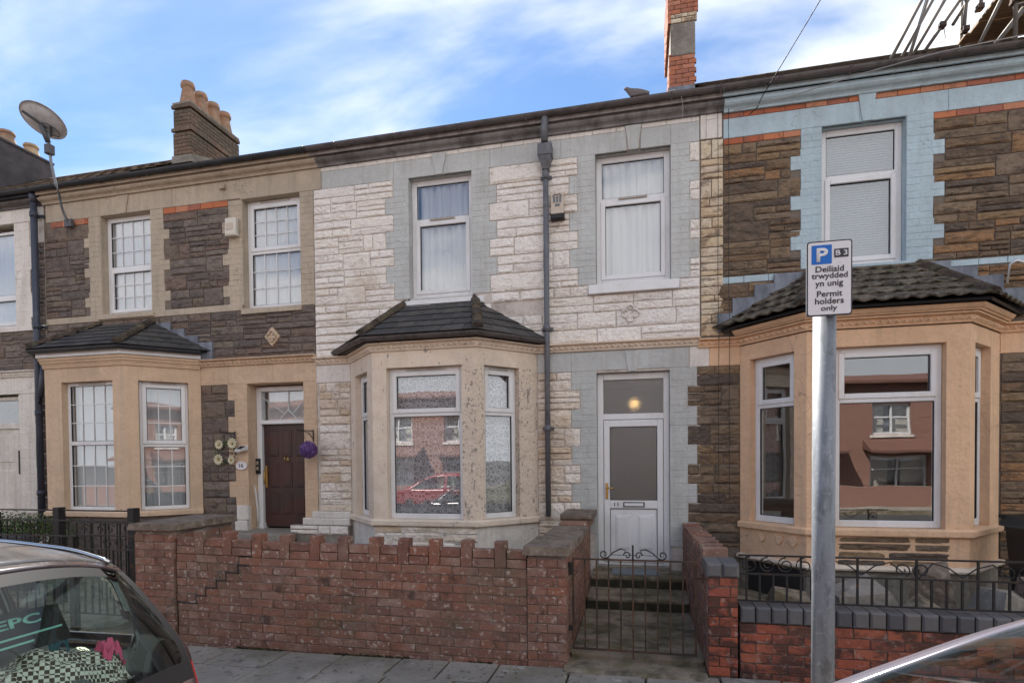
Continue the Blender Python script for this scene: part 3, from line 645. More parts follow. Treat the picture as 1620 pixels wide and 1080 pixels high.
# ------------------------------------------------------------------ bay roofs
def clip_poly(poly, a, b):
    out = []
    def side(p): return (b[0]-a[0])*(p[1]-a[1])-(b[1]-a[1])*(p[0]-a[0])
    for i in range(len(poly)):
        p, q = poly[i], poly[(i+1) % len(poly)]; sp, sq = side(p), side(q)
        if sp >= 0: out.append(p)
        if (sp >= 0) != (sq >= 0):
            t = sp/(sp-sq); out.append((p[0]+(q[0]-p[0])*t, p[1]+(q[1]-p[1])*t))
    return out
def tile_facet(poly3, expo, wid, thick, mat, root, name='slate', wave=0.0, hang=.03, jitter=.006):
    P = [Vector(p) for p in poly3]; o = P[0]; u = (P[1]-P[0]).normalized()
    nn = (P[1]-P[0]).cross(P[-1]-P[0]).normalized()
    if nn.z < 0: nn = -nn
    v = nn.cross(u).normalized()
    if v.z < 0: v = -v
    pl = [((p-o).dot(u), (p-o).dot(v)) for p in P]
    ar = sum(pl[i][0]*pl[(i+1) % len(pl)][1]-pl[(i+1) % len(pl)][0]*pl[i][1] for i in range(len(pl)))
    if ar < 0: pl = pl[::-1]
    pl2 = pl
    umax = max(p[0] for p in pl); umin = min(p[0] for p in pl); vmax = max(p[1] for p in pl)
    r = 0; vv = -hang
    while vv < vmax:
        uu = umin-(wid*.5 if r % 2 else 0)-rnd.uniform(0, .03)
        while uu < umax:
            w = wid*rnd.uniform(.94, 1.06) if not wave else wid
            j = rnd.uniform(-jitter, jitter)
            quad = [(uu+.003, vv+j), (uu+w-.003, vv+j), (uu+w-.003, vv+expo*1.25), (uu+.003, vv+expo*1.25)]
            if wave:
                ns = 6; quad = [(uu+w*k/ns, vv+j) for k in range(ns+1)]+[(uu+w*k/ns, vv+expo*1.25) for k in range(ns, -1, -1)]
            c = quad
            for i in range(len(pl2)):
                a, b = pl2[i], pl2[(i+1) % len(pl2)]
                if vv < .02 and abs(a[1]) < 1e-4 and abs(b[1]) < 1e-4: continue
                c = clip_poly(c, a, b)
                if len(c) < 3: break
            if len(c) >= 3:
                area = abs(sum(c[i][0]*c[(i+1) % len(c)][1]-c[(i+1) % len(c)][0]*c[i][1] for i in range(len(c))))/2
                if area > .002:
                    lift = lambda q: thick*1.9*(1-(q[1]-vv)/(expo*1.25))+.004+(wave*(.5+.5*math.cos(2*math.pi*(q[0]-uu)/w)) if wave else 0)
                    mb = MB()
                    top = [o+u*q[0]+v*q[1]+nn*(lift(q)+thick) for q in c]; bot = [o+u*q[0]+v*q[1]+nn*lift(q) for q in c]
                    mb.hexa([tuple(q) for q in bot], [tuple(q) for q in top])
                    mb.build(name, mat, root)
            uu += w
        vv += expo; r += 1
def hip(mb, a, b, r=.06, n=6):
    a, b = Vector(a), Vector(b); L_ = (b-a).length; k = max(1, int(L_/.3)); d = (b-a)/k
    for i in range(k):
        p, q = a+d*i, a+d*(i+1.08); side = d.normalized().cross(Vector((0, 0, 1))).normalized(); up = side.cross(d.normalized())
        rings = []
        for pt, rr in ((p, r*1.12), (q, r)):
            rings.append([mb.p(*(pt+side*math.cos(t)*rr*1.25+up*math.sin(t)*rr)) for t in [math.pi*s_/n for s_ in range(n+1)]])
        for s_ in range(n): mb.face((rings[0][s_], rings[0][s_+1], rings[1][s_+1], rings[1][s_]), True)
        mb.face(rings[0]); mb.face(rings[1][::-1])
def bay_roof(root, poly, top, ze, ends, out, mat, kind, expo, wid, gmat=None, left_hip=True, zt_off=0):
    """poly: A,B,C,D wall/front corners; top: (x1,x2,z) on the wall; ends: eave ends on wall"""
    mi = mitres(poly); B = (poly[1][0]+mi[1][0]*out, poly[1][1]+mi[1][1]*out, ze); C = (poly[2][0]+mi[2][0]*out, poly[2][1]+mi[2][1]*out, ze)
    A = (ends[0], F-.005, ze); D = (ends[1], F-.005, ze); T1 = (top[0], F-.005, top[2]); T2 = (top[1], F-.005, top[2])
    rf = MB()
    dz = Vector((0, 0, -.03))
    rf.hexa([Vector(A)+dz, Vector(B)+dz, Vector(C)+dz, Vector(D)+dz, Vector(T2)+dz, Vector(T1)+dz], [A, B, C, D, T2, T1]) if False else None
    for tri in ((A, B, T1), (B, C, T2, T1), (C, D, T2)):
        n_ = (Vector(tri[1])-Vector(tri[0])).cross(Vector(tri[2])-Vector(tri[0])).normalized()
        if n_.z < 0: n_ = -n_
        rf.hexa([tuple(Vector(q)-n_*.03) for q in tri], [tuple(Vector(q)-n_*.002) for q in tri])
    r_ = rf.build('bay_roof', M['car_trim'], root)
    w = dict(wave=.022) if kind == 'moss' else {}
    nm = 'roof_tile' if kind == 'moss' else 'slate'
    th = .018 if kind == 'moss' else .008
    tile_facet([B, C, T2, T1], expo, wid, th, mat, r_, nm, **w)
    tile_facet([C, D, T2], expo, wid, th, mat, r_, nm, **w)
    tile_facet([A, B, T1], expo, wid, th, mat, r_, nm, **w)
    up = Vector((0, 0, .03))
    for a, b in ((B, T1), (C, T2)):
        h_ = MB(); hip(h_, Vector(a)+up, Vector(b)+up, .05 if kind != 'moss' else .065); h_.build('hip_tile', M['ridge'], r_)
    return r_, A, B, C, D
GUT = [(0, 0), (.0, -.065), (.02, -.085), (.06, -.085), (.085, -.06), (.095, 0), (.085, 0), (.075, -.05), (.055, -.07), (.025, -.07), (.012, -.055), (.012, 0)]
def half_gutter(mb, poly, z, r=.055, o0=0.0):
    pr = [(o0+r+r*math.cos(t), z+r*math.sin(t)) for t in [math.pi+math.pi*k/7 for k in range(8)]]
    pr += [(o0+r+(r-.006)*math.cos(t), z+(r-.006)*math.sin(t)) for t in [2*math.pi-math.pi*k/7 for k in range(8)]]
    mb.sweep(poly, pr)
def dogtooth(mb, poly, o0, o1, za, zb, pitch):
    L_ = seglen(poly)
    for i, l in enumerate(L_):
        p, q = poly[i], poly[i+1]; T = seg_frame(p, q); n = max(1, int(l/pitch)); w = l/n
        for k in range(n):
            a, b = k*w, (k+1)*w; c = (a+b)/2; zm = (za+zb)/2
            pts = [T @ Vector(v) for v in ((a+.003, -o0, za), (b-.003, -o0, za), (b-.003, -o0, zb), (a+.003, -o0, zb), (c, -o1, zm))]
            ids = [mb.p(*v) for v in pts]
            for f_ in ((0, 1, 4), (1, 2, 4), (2, 3, 4), (3, 0, 4)): mb.face([ids[z] for z in f_])
def string_course(root, poly, z0, mat, tooth_mat=None):
    """mouldings with a dogtooth band; z0 = underside"""
    mb = MB()
    mb.sweep(poly, [(0.001, z0), (.022, z0), (.028, z0+.008), (.022, z0+.018), (.030, z0+.022), (.030, z0+.075), (.055, z0+.082), (.075, z0+.086), (.078, z0+.10), (.06, z0+.108), (.001, z0+.115)])
    s_ = mb.build('string_course', mat, root)
    d = MB(); dogtooth(d, poly, .031, .062, z0+.026, z0+.073, .072); d.build('dogtooth_moulding', tooth_mat or mat, s_)
    return s_

def house_root(name, x, label): return empty(name, (x, F, 0), label, 'house', 'terraced houses along the street')
def interior(root, x0, x1, ydeep=11.0):
    mb = MB(); y0 = F+.33
    mb.box(x0+.01, x0+.06, y0, ydeep, -.1, 5.98); mb.box(x1-.06, x1-.01, y0, ydeep, -.1, 5.98); mb.box(x0+.061, x1-.061, y0+2.6, y0+2.7, -.1, 5.98)
    mb.box(x0+.061, x1-.061, F-.6 if False else y0, y0+2.599, 5.95, 6.0); mb.box(x0+.061, x1-.061, y0, y0+2.599, 3.0, 3.2)
    mb.box(x0+.061, x1-.061, F+.02, y0+2.599, .1, .2)
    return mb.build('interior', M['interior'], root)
def main_roof(root, x0, x1, slope, eave_z=6.10, ridge_y=11.1, tm=None, ey=F-.1):
    mb = MB(); run = ridge_y-ey; zr = eave_z+run*slope
    mb.hexa([(x0, ey, eave_z-.04), (x1, ey, eave_z-.04), (x1, ridge_y, zr-.12), (x0, ridge_y, zr-.12)], [(x0, ey, eave_z), (x1, ey, eave_z), (x1, ridge_y, zr), (x0, ridge_y, zr)])
    yb = ridge_y+run
    mb.hexa([(x0, ridge_y+.001, zr-.12), (x1, ridge_y+.001, zr-.12), (x1, yb, eave_z-.12), (x0, yb, eave_z-.12)], [(x0, ridge_y+.001, zr), (x1, ridge_y+.001, zr), (x1, yb, eave_z), (x0, yb, eave_z)])
    r = mb.build('roof', tm or M['roof_tile'], root)
    bk = MB(); bk.box(x0, x1, yb-.4, yb-.1, -.2, eave_z-.1); bk.build('rear_wall', M['cement'], root)
    # interlocking tiles, joined (each is under ten pixels in the picture)
    t = MB(); e = .30; cw = .075; nc = int((x1-x0)/cw); rows = int(run/e)
    for rr in range(rows+1):
        ya = ey-.03+rr*e; yb_ = min(ya+e*1.12, ridge_y)
        if ya >= ridge_y: break
        g0, g1, g2 = [], [], []
        for i in range(nc+1):
            x = x0+(x1-x0)*i/nc; wv = .007*math.cos(2*math.pi*i/4.0)+.012*rnd.random()
            za = eave_z+(ya-ey)*slope; zb = eave_z+(yb_-ey)*slope
            jit = rnd.uniform(-.004, .004)
            g0.append(t.p(x, ya+jit, za+.012)); g1.append(t.p(x, ya+jit, za+.045+wv)); g2.append(t.p(x, yb_, zb+.02+wv))
        for i in range(nc): t.face((g0[i], g0[i+1], g1[i+1], g1[i])); t.face((g1[i], g1[i+1], g2[i+1], g2[i]))
    o = t.build('roof_tiles', tm or M['roof_tile'], root); o['kind'] = 'stuff'
    rd = MB(); rd.tube([(x0, ridge_y, zr-.02), (x1, ridge_y, zr-.02)], .07, 10); rd.build('ridge_tiles', M['ridge'], root)
    return zr
def cornice(root, x0, x1, z0, mat, y=F):
    mb = MB(); P = [(x0, y), (x1, y)]
    mb.sweep(P, [(.001, z0), (.03, z0), (.035, z0+.02), (.05, z0+.035), (.085, z0+.05), (.105, z0+.07), (.11, z0+.085), (.075, z0+.09), (.075, z0+.14), (.001, z0+.145)])
    return mb.build('cornice', mat, root)
def gutter_run(root, x0, x1, z, mat, y=F-.125, r=.052, fmat=None):
    fb = MB(); fb.box(x0, x1, y+.001, y+.022, z-.085, z+.02); fb.build('fascia_board', fmat or mat, root)
    mb = MB(); half_gutter(mb, [(x0, y), (x1, y)], z, r)
    for k in range(int((x1-x0)/.9)+1): xx = min(x0+.45+k*.9, x1-.03); mb.tube([(xx, y, z-.03), (xx, y-r, z-.072), (xx, y-2*r-.004, z)], .008, 4)
    g = mb.build('gutter', mat, root); return g
def panelset(root, name, mat, boxes, ch=.004):
    for b in boxes:
        mb = MB(); mb.box(*b, ch); mb.build(name, mat, root)
def reveals(root, mat, x0, x1, z0, z1, y0=F+.051, y1=F+.32, t=.03, top=True):
    mb = MB()
    mb.box(x0-t, x0, y0, y1, z0-t, z1+t); mb.box(x1, x1+t, y0, y1, z0-t, z1+t)
    mb.box(x0, x1, F+.03, y1, z1, z1+t); mb.box(x0, x1, F+.02, y1, z0-t, z0)
    return mb.build('reveal', mat, root)
def keystone(root, mat, cx, z0, z1, wb, wt, proud=.018):
    mb = MB(); mb.hexa([(cx-wb, F-proud, z0), (cx+wb, F-proud, z0), (cx+wb, F+.03, z0), (cx-wb, F+.03, z0)], [(cx-wt, F-proud, z1), (cx+wt, F-proud, z1), (cx+wt, F+.03, z1), (cx-wt, F+.03, z1)])
    return mb.build('keystone', mat, root)
def bay(root, poly, mat, z_base, z_sill, wins, z_head, z_top, base_mat, t=.16, sill_mat=None, pier_mats=None):
    """wins: list per segment of (s0, s1) opening along that segment (or None)"""
    sl = seglen(poly); cum = [0]
    for l in sl: cum.append(cum[-1]+l)
    mb = MB(); path_piece(mb, poly, 0, cum[-1], 0, t, z_base, z_sill-.06); mb.build('bay_base', base_mat, root)
    s = MB(); s.sweep(poly, [(-t, z_sill-.06), (.045, z_sill-.06), (.05, z_sill-.05), (.05, z_sill), (.01, z_sill+.02), (-t, z_sill+.02)]); s.build('bay_sill', sill_mat or mat, root)
    cur = 0
    for i, w in enumerate(wins):
        p = MB(); path_piece(p, poly, cur, cum[i]+w[0], 0, t, z_sill+.021, z_head); cur = cum[i]+w[1]; p.build('bay_pier', pier_mats[i] if pier_mats else mat, root)
    p = MB(); path_piece(p, poly, cur, cum[-1], 0, t, z_sill+.021, z_head); p.build('bay_pier', pier_mats[-1] if pier_mats else mat, root)
    h = MB(); path_piece(h, poly, 0, cum[-1], 0.001, t, z_head, z_top); h.build('bay_lintel', mat, root)
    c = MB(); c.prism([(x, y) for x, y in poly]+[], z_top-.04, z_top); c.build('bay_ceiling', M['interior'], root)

# ================================================================== CENTRE HOUSE (white and grey)
XL, XR = -4.585, 0.725
H = house_root('terraced_house', -1.9, 'white and grey painted stone house in the middle with a cream bay')
st, br = [], []
bk = MB(); wall_holes(bk, XL, XR, -.3, 6.05, F+.012, F+.32, [(-3.15, -2.18, 3.94, 5.63), (-.585, .41, 3.94, 5.63), (-.585, .39, .2, 2.83), (-3.9, -1.5, .3, 3.05)])
bk.build('wall', M['white_mortar'], H)
interior(H, XL, XR)
eL = quoin(br, -3.12, -1, 5.62, 3.965, .225, .345, True, M['grey_paint'])
eR = quoin(br, -2.21, 1, 5.62, 3.965, .245, .345, True, M['grey_paint'])
e2L = quoin(br, -.555, -1, 5.62, 3.965, .225, .335, True, M['grey_paint'])
e2R = quoin(br, .38, 1, 5.62, 3.965, .225, .335, True, M['grey_paint'])
dL = quoin(br, -.555, -1, 2.855, .75, .21, .325, False, M['grey_paint'], block=.243)
dR = quoin(br, .36, 1, 2.855, .60, .215, .325, False, M['grey_paint'], block=.243)
WRK = M['white_rock']
stone_field(st, XL, eL, 3.96, 5.62, .237, WRK, wmin=.2, wmax=.55, hmin=.07)
stone_field(st, eR, e2L, 3.96, 5.62, .237, WRK, wmin=.2, wmax=.55, hmin=.07)
stone_field(st, e2R, XR, 3.96, 5.62, .237, WRK, wmin=.1, wmax=.3, hmin=.07)
stone_field(st, XL, -3.3, 3.22, 3.95, .21, WRK, wmin=.22, wmax=.6, hmin=.07)
stone_field(st, -1.25, XR, 3.22, 3.82, .21, WRK, wmin=.22, wmax=.6, hmin=.07)
stone_field(st, -3.3, -1.95, 3.62, 3.82, .2, WRK, wmin=.22, wmax=.6, hmin=.07)
stone_field(st, -2.1, -1.25, 3.22, 3.62, .21, WRK, wmin=.22, wmax=.6, hmin=.07)
stone_field(st, -1.95, -.65, 3.82, 3.95, .2, WRK, wmin=.22, wmax=.6, hmin=.07)
stone_field(st, .48, XR, 3.82, 3.95, .2, WRK, wmin=.15, wmax=.3, hmin=.07)
stone_field(st, XL+.04, -4.05, 1.0, 2.85, .24, M['worn_rock'], wmin=.16, wmax=.5, hmin=.07)
stone_field(st, -1.33, dL, .5, 2.85, .243, M['worn_rock'], wmin=.16, wmax=.42, hmin=.07)
brick_row(br, XL+.1, -.175, 5.865, 5.925, M['white_paint'], w=.30); brick_row(br, .03, XR-.002, 5.865, 5.925, M['white_paint'], w=.30)
panelset(H, 'lintel_band', M['grey_paint'], [(-4.45, -3.34, F, F+.05, 5.62, 5.865), (-3.338, -2.79, F+.001, F+.05, 5.62, 5.865), (-2.55, -1.95, F, F+.05, 5.62, 5.865), (-1.948, -1.0, F+.001, F+.05, 5.62, 5.865), (-.998, -.155, F, F+.05, 5.62, 5.865), (.015, .38, F, F+.05, 5.62, 5.865), (.382, .722, F+.001, F+.05, 5.62, 5.865), (-2.79, -2.55, F+.002, F+.05, 5.62, 5.865)])
keystone(H, M['grey_paint'], -2.665, 5.615, 5.895, .045, .105); keystone(H, M['grey_paint'], -.073, 5.615, 5.915, .055, .10); keystone(H, M['grey_paint'], -.10, 2.83, 3.085, .05, .09, .014)
panelset(H, 'ground_floor_band', M['grey_paint'], [(-1.33, -.88, F, F+.05, 2.856, 3.108), (-.878, .10-.25, F+.001, F+.05, 2.856, 3.108), (-.05, .59, F, F+.05, 2.856, 3.108), (-.148, -.052, F+.002, F+.05, 2.856, 3.108)])
panelset(H, 'ground_floor_band', M['white_paint'], [(XL, -4.04, F, F+.05, 2.856, 3.108)])
reveals(H, M['grey_paint'], -3.12, -2.21, 3.965, 5.62); reveals(H, M['grey_paint'], -.555, .38, 3.965, 5.62); reveals(H, M['grey_paint'], -.555, .36, .32, 2.825)
cornice(H, XL+.09, XR+.28, 5.925, M['grey_cornice'])
gutter_run(H, XL+.02, .98, 6.13, M['gutter'], fmat=M['light_fascia'])
panelset(H, 'window_sill', M['upvc'], [(-.645, .478, F-.055, F+.13, 3.83, 3.945)]); panelset(H, 'window_sill', M['upvc'], [(-3.29, -2.04, F-.055, F+.13, 3.83, 3.915)])
ID = Matrix.Translation((0, F, 0))
window(H, ID, -3.118, -2.212, 3.97, 5.618, .12, fw=.075, transom=5.055, sash='bottom', vent='mid')
window(H, ID, -.553, .378, 3.97, 5.618, .12, fw=.075, transom=5.06, sash='bottom', vent='mid')
curtain(ID, -3.02, -2.28, 3.99, 5.56, .195, M['net'], 'white net curtain in the left upstairs window of the white house', 7, .032)
curtain(ID, -.46, .32, 3.99, 5.56, .195, M['net'], 'white net curtain in the upstairs window above the white door', 7, .032)
# door
D = MB(ID); y0, y1 = .10, .17
D.box(-.553, -.475, y0, y1, .33, 2.823, .006); D.box(.285, .358, y0, y1, .33, 2.823, .006); D.box(-.475, .285, y0, y1, 2.74, 2.823, .006); D.box(-.475, .285, y0, y1, 2.225, 2.30, .006); D.box(-.475, .285, y0, y1+.04, .33, .365, .006)
door = D.build('door', M['upvc'], H)
lf = MB(ID); a, b, y0, y1 = -.47, .28, .088, .135
lf.box(a, a+.075, y0, y1, .372, 2.218, .006); lf.box(b-.075, b, y0, y1, .372, 2.218, .006); lf.box(a+.075, b-.075, y0, y1, 2.13, 2.218, .006); lf.box(a+.075, b-.075, y0, y1, 1.07, 1.175, .006); lf.box(a+.075, b-.075, y0, y1, .372, .455, .006)
lf.build('door_leaf', M['upvc'], door)
pb = MB(ID); pb.box(a+.08, b-.08, y0+.016, y1-.01, .46, 1.065); pb.build('door_panel', M['upvc'], door)
for px0, px1 in ((-.33, -.135), (-.04, .155)):
    q = MB(ID)
    for k, (o_, yy) in enumerate(((0, .006), (.022, .014))): q.box(px0+o_, px1-o_, y0+.016-yy, y0+.017, .53+o_, .985-o_, .005)
    q.build('raised_panel', M['upvc'], door)
bd = MB(ID)
for (x0_, x1_, z0_, z1_) in ((a+.075, b-.075, 1.175, 2.13), (a+.075, b-.075, .455, 1.07)):
    t = .007; yb = y0+.006
    bd.box(x0_, x0_+t, yb, yb+.01, z0_, z1_); bd.box(x1_-t, x1_, yb, yb+.01, z0_, z1_); bd.box(x0_+t, x1_-t, yb, yb+.01, z0_, z0_+t); bd.box(x0_+t, x1_-t, yb, yb+.01, z1_-t, z1_)
bd.build('seal', M['seal_shade'], door)
g = MB(ID); g.box(a+.082, b-.082, .105, .11, 1.182, 2.123); g.build('door_glass', M['frosted'], door)
g = MB(ID); g.box(-.474, .284, .125, .13, 2.301, 2.739); g.build('fanlight_pane', M['frosted'], door)
lb = MB(ID); lb.box(-.225, .045, y0-.012, y0, 1.09, 1.155, .004); lb.build('letterbox_frame', M['seal_shade'], door)
lb = MB(ID); lb.box(-.21, .03, y0-.018, y0-.0125, 1.103, 1.142, .002); lb.build('letter_flap', M['upvc'], door)
hd = MB(ID); hd.box(a+.02, a+.052, y0-.012, y0, 1.19, 1.40, .004); hd.tube([(a+.036, y0-.012, 1.34), (a+.036, y0-.05, 1.34), (a+.13, y0-.055, 1.335)], .009, 8); hd.build('door_handle', M['gold'], door)
nm = MB(ID)
for k in range(2): nm.box(-.345+k*.045, -.33+k*.045, y0-.004, y0-.0005, 1.10, 1.145)
nm.build('house_number', M['galv'], door)
lampo = MB(); lampo.lathe(-.10, F+2.2, [(.005, 2.58), (.024, 2.59), (.03, 2.615), (.016, 2.65), (.006, 2.67)], 12); tag(lampo.build('ceiling_lamp', M['bulb']), 'lit hall lamp glowing behind the frosted fanlight over the white door', 'lamp')
# quatrefoil
def quatrefoil(root, cx, cz, r, mat, y=F-.02):
    mb = MB()
    for k in range(4):
        t = math.pi/2*k; c = (cx+math.cos(t)*r*.5, cz+math.sin(t)*r*.5)
        mb.tube([(c[0]+math.cos(q)*r*.42, y, c[1]+math.sin(q)*r*.42) for q in [t-2.2+4.4*s/8 for s in range(9)]], .011, 6)
    return mb.build('quatrefoil_ornament', mat, root)
quatrefoil(H, -.12, 3.56, .115, M['white_paint'])
# bay
BP = [(-4.035, F), (-3.365, F-.68), (-1.97, F-.68), (-1.335, F)]
sl = seglen(BP)
LW = (.2, .74); FW = (.195, 1.205); RW = (.115, .64)
bay(H, BP, M['cream_paint'], .05, .95, [LW, FW, RW], 2.90, 3.11, M['white_paint'], pier_mats=[M['cream_paint'], M['cream_paint'], M['peeling'], M['peeling']])
for (p, q, w, z0, z1, sa) in ((BP[0], BP[1], LW, 1.06, 2.83, 'top'), (BP[1], BP[2], FW, .99, 2.885, 'top'), (BP[2], BP[3], RW, 1.0, 2.84, 'top')):
    window(H, seg_frame(p, q), w[0]+.002, w[1]-.002, .971, 2.898, .085, transom=2.31, sash=sa, vent='top', fw=.06)
lace_T = seg_frame(BP[1], BP[2])
curtain(lace_T, .16, 1.24, .97, 2.88, .17, M['lace'], 'patterned lace curtain in the front window of the cream bay', 6, .006, group='lace curtains in the cream bay')
rt = seg_frame(BP[2], BP[3])
curtain(rt, .11, .66, .97, 2.88, .18, M['lace'], 'sheer lace drape in the peeling side window of the cream bay', 7, .014, group='lace curtains in the cream bay')
curtain(seg_frame(BP[0], BP[1]), .3, .76, .97, 2.88, .175, M['lace2'], 'lace curtain in the narrow left side window of the cream bay', 5, .01, group='lace curtains in the cream bay')
string_course(H, [(XL, F), BP[0], BP[1], BP[2], BP[3], (XR, F)], 3.11, M['cream_paint'])
r_, A_, B_, C_, D_ = bay_roof(H, BP, (-3.2, -2.17, 3.86), 3.285, (-4.29, -1.2), .17, M['slate'], 'slate', .20, .27)
mi = mitres(BP); gp = [(BP[0][0]-.2, F), (BP[1][0]+mi[1][0]*.085, BP[1][1]+mi[1][1]*.085), (BP[2][0]+mi[2][0]*.085, BP[2][1]+mi[2][1]*.085), (BP[3][0]+.1, F)]
g = MB(); half_gutter(g, gp, 3.275, .05); g.sweep(gp, [(-.10, 3.225), (0.0, 3.225), (0.0, 3.275), (-.10, 3.275)]); g.build('bay_gutter', M['gutter'], H)
stone_field(st, -3.36, -1.975, .30, .885, .2, M['worn_rock'], y=F-.68, wmin=.2, wmax=.6, hmin=.09)
# plinth left of the bay
panelset(H, 'plinth', M['white_paint'], [(-4.66, -4.05, F-.05, F+.01, .90, .995), (-4.80, -4.05, F-.075, F+.01, .80, .899)], .01)
stone_field(st, -4.98, -4.05, .67, .80, .13, WRK, y=F-.11, wmin=.2, wmax=.4)
panelset(H, 'plinth', M['cement'], [(-4.98, -4.05, F-.105, F+.01, 0, .80)], .004)
main_roof(H, XL, XR+.28, .628, tm=M['roof_tile'])
emit_pieces(br, 'brick', H); emit_pieces(st, 'stone', H)
# rainwater pipe and hopper
P_ = MB(); px = -1.185
P_.tube([(px, F-.075, .97), (px, F-.075, 5.50)], .036, 12)
for z in (5.38, 3.42, 2.12):
    P_.tube([(px, F-.075, z-.04), (px, F-.075, z+.04)], .046, 12); P_.box(px-.075, px+.075, F-.03, F, z-.018, z+.018)
P_.hexa([(px-.04, F-.12, 5.46), (px+.04, F-.12, 5.46), (px+.04, F-.02, 5.46), (px-.04, F-.02, 5.46)], [(px-.08, F-.16, 5.62), (px+.08, F-.16, 5.62), (px+.08, F-.01, 5.62), (px-.08, F-.01, 5.62)])
P_.box(px-.09, px+.09, F-.17, F-.005, 5.62, 5.76)
P_.tube([(px, F-.14, 5.78), (px, F-.15, 5.95), (px+.01, F-.16, 6.08)], .045, 12)
P_.build('rainwater_pipe', M['pipe_grey'], H)

# cream strip between centre and blue house belongs to the blue house
# ================================================================== BLUE HOUSE
XB = XR; XBR = 5.6
B = house_root('terraced_house', 3.2, 'brown stone house with pale blue brickwork and a big apricot bay behind the sign')
st, br = [], []
bk = MB(); wall_holes(bk, XB, XBR, -.3, 6.05, F+.012, F+.32, [(2.07, 3.02, 3.93, 5.61), (1.4, 3.75, .3, 3.05)]); bk.build('wall', M['dark_mortar'], B); interior(B, XB, XBR)
BS = M['brown_stone']
stone_field(st, XB+.01, 1.0, 3.22, 5.62, .237, M['cream_rock'], wmin=.12, wmax=.2, hmin=.07, amp=.018)
panelset(B, 'pilaster', M['white_paint'], [(XB+.01, .80, F-.008, F+.03, 5.63, 5.925), (.803, .985, F-.004, F+.03, 5.63, 5.86), (.803, .985, F-.002, F+.03, 5.863, 5.925)])
bl = quoin(br, 2.10, -1, 5.605, 3.955, .228, .34, True, M['blue_paint']); brr = quoin(br, 2.985, 1, 5.605, 3.955, .27, .382, True, M['blue_paint'])
stone_field(st, 1.0, bl, 3.935, 5.525, .237, BS, wmin=.15, wmax=.42)
stone_field(st, brr, XBR, 3.935, 5.525, .237, BS, wmin=.17, wmax=.5)
stone_field(st, .93, 1.9, 3.24, 3.84, .2, BS, wmin=.2, wmax=.5); stone_field(st, 1.9, 3.3, 3.86, 3.95, .09, BS, wmin=.2, wmax=.5); stone_field(st, 3.2, XBR, 3.24, 3.84, .2, BS, wmin=.2, wmax=.5)
brick_row(br, 1.005, 1.872, 5.528, 5.603, M['red_accent']); brick_row(br, 3.255, XBR, 5.528, 5.603, M['red_accent'])
brick_row(br, 1.005, 2.50, 5.842, 5.905, M['red_accent'], w=.23); brick_row(br, 2.66, XBR, 5.842, 5.905, M['red_accent'], w=.23)
panelset(B, 'lintel_band', M['blue_paint'], [(1.003, 2.5, F-.002, F+.05, 5.605, 5.84), (2.5, 3.4, F, F+.05, 5.605, 5.84), (3.402, XBR, F-.001, F+.05, 5.605, 5.84)])
keystone(B, M['blue_paint'], 2.575, 5.60, 5.905, .05, .09)
brick_row(br, .955, 1.608, 3.845, 3.93, M['blue_paint'], w=.28); brick_row(br, 3.425, XBR, 3.85, 3.925, M['blue_paint'], w=.28)
reveals(B, M['blue_paint'], 2.10, 2.985, 3.955, 5.605)
cornice(B, 1.005, XBR, 5.905, M['blue_paint']); gutter_run(B, .982, XBR, 6.13, M['gutter'], fmat=M['blue_paint'])
panelset(B, 'window_sill', M['blue_paint'], [(2.0, 3.1, F-.04, F+.13, 3.90, 3.953)])
window(B, ID, 2.102, 2.983, 3.958, 5.603, .115, transom=5.035, sash='bottom', fw=.075)
hb = empty('roller_blind', (2.55, F+.25, 4.0), 'pale horizontal blind behind the upstairs window of the blue house', 'blind')
for k in range(52):
    q = MB(ID); z = 4.02+k*.0302; q.hexa([(2.17, .240, z), (2.93, .240, z), (2.93, .248, z+.027), (2.17, .248, z+.027)], [(2.17, .2415, z+.0005), (2.93, .2415, z+.0005), (2.93, .2495, z+.0275), (2.17, .2495, z+.0275)]); q.build('slat', M['dim_blind'], hb)
bb = MB(ID); bb.box(2.15, 2.95, .275, .28, 4.0, 5.58); bb.build('blind_backing', M['dim_blind'], hb)
# ground floor
panelset(B, 'ground_floor_band', M['white_paint'], [(XR+.005-.13, .83, F+.002, F+.03, 2.852, 3.108)])
panelset(B, 'ground_floor_band', M['orange_paint'], [(.832, 1.19, F, F+.05, 2.852, 3.108), (3.92, XBR, F, F+.05, 2.852, 3.108)])
def dr2(z): return dR(z)
stone_field(st, dr2, 1.19, .62, 2.852, .243, BS, wmin=.16, wmax=.36)
stone_field(st, 3.93, XBR, .35, 2.852, .22, BS, wmin=.25, wmax=.6, amp=.02)
BB = [(1.19, F), (1.76, F-.68), (3.30, F-.68), (3.915, F)]
LWb = (.145, .735); FWb = (.285, 1.325); RWb = (.14, .62)
bay(B, BB, M['orange_paint'], .05, .93, [LWb, FWb, RWb], 2.89, 3.07, M['cement'])
mb = MB(); path_piece(mb, BB, 0, sum(seglen(BB)), .003, .02, .556, .869); mb.build('bay_apron', M['orange_paint'], B)
q = MB(seg_frame(BB[0], BB[1])); q.box(.12, .85, -.006, .01, .10, .47, .004); q.build('cellar_shade_panel', M['seal_shade'], B)  # these black panels paint a cellar void's shade; the wall behind is solid
q = MB(); q.box(1.80, 2.0, F-.688, F-.66, .10, .45, .004); q.build('cellar_shade_panel', M['seal_shade'], B)
for (p, q, w, z0, z1) in ((BB[0], BB[1], LWb, 1.0, 2.83), (BB[1], BB[2], FWb, 1.0, 2.875), (BB[2], BB[3], RWb, 1.0, 2.82)):
    window(B, seg_frame(p, q), w[0]+.002, w[1]-.002, .952, 2.888, .085, transom=2.325, sash='top', fw=.065)
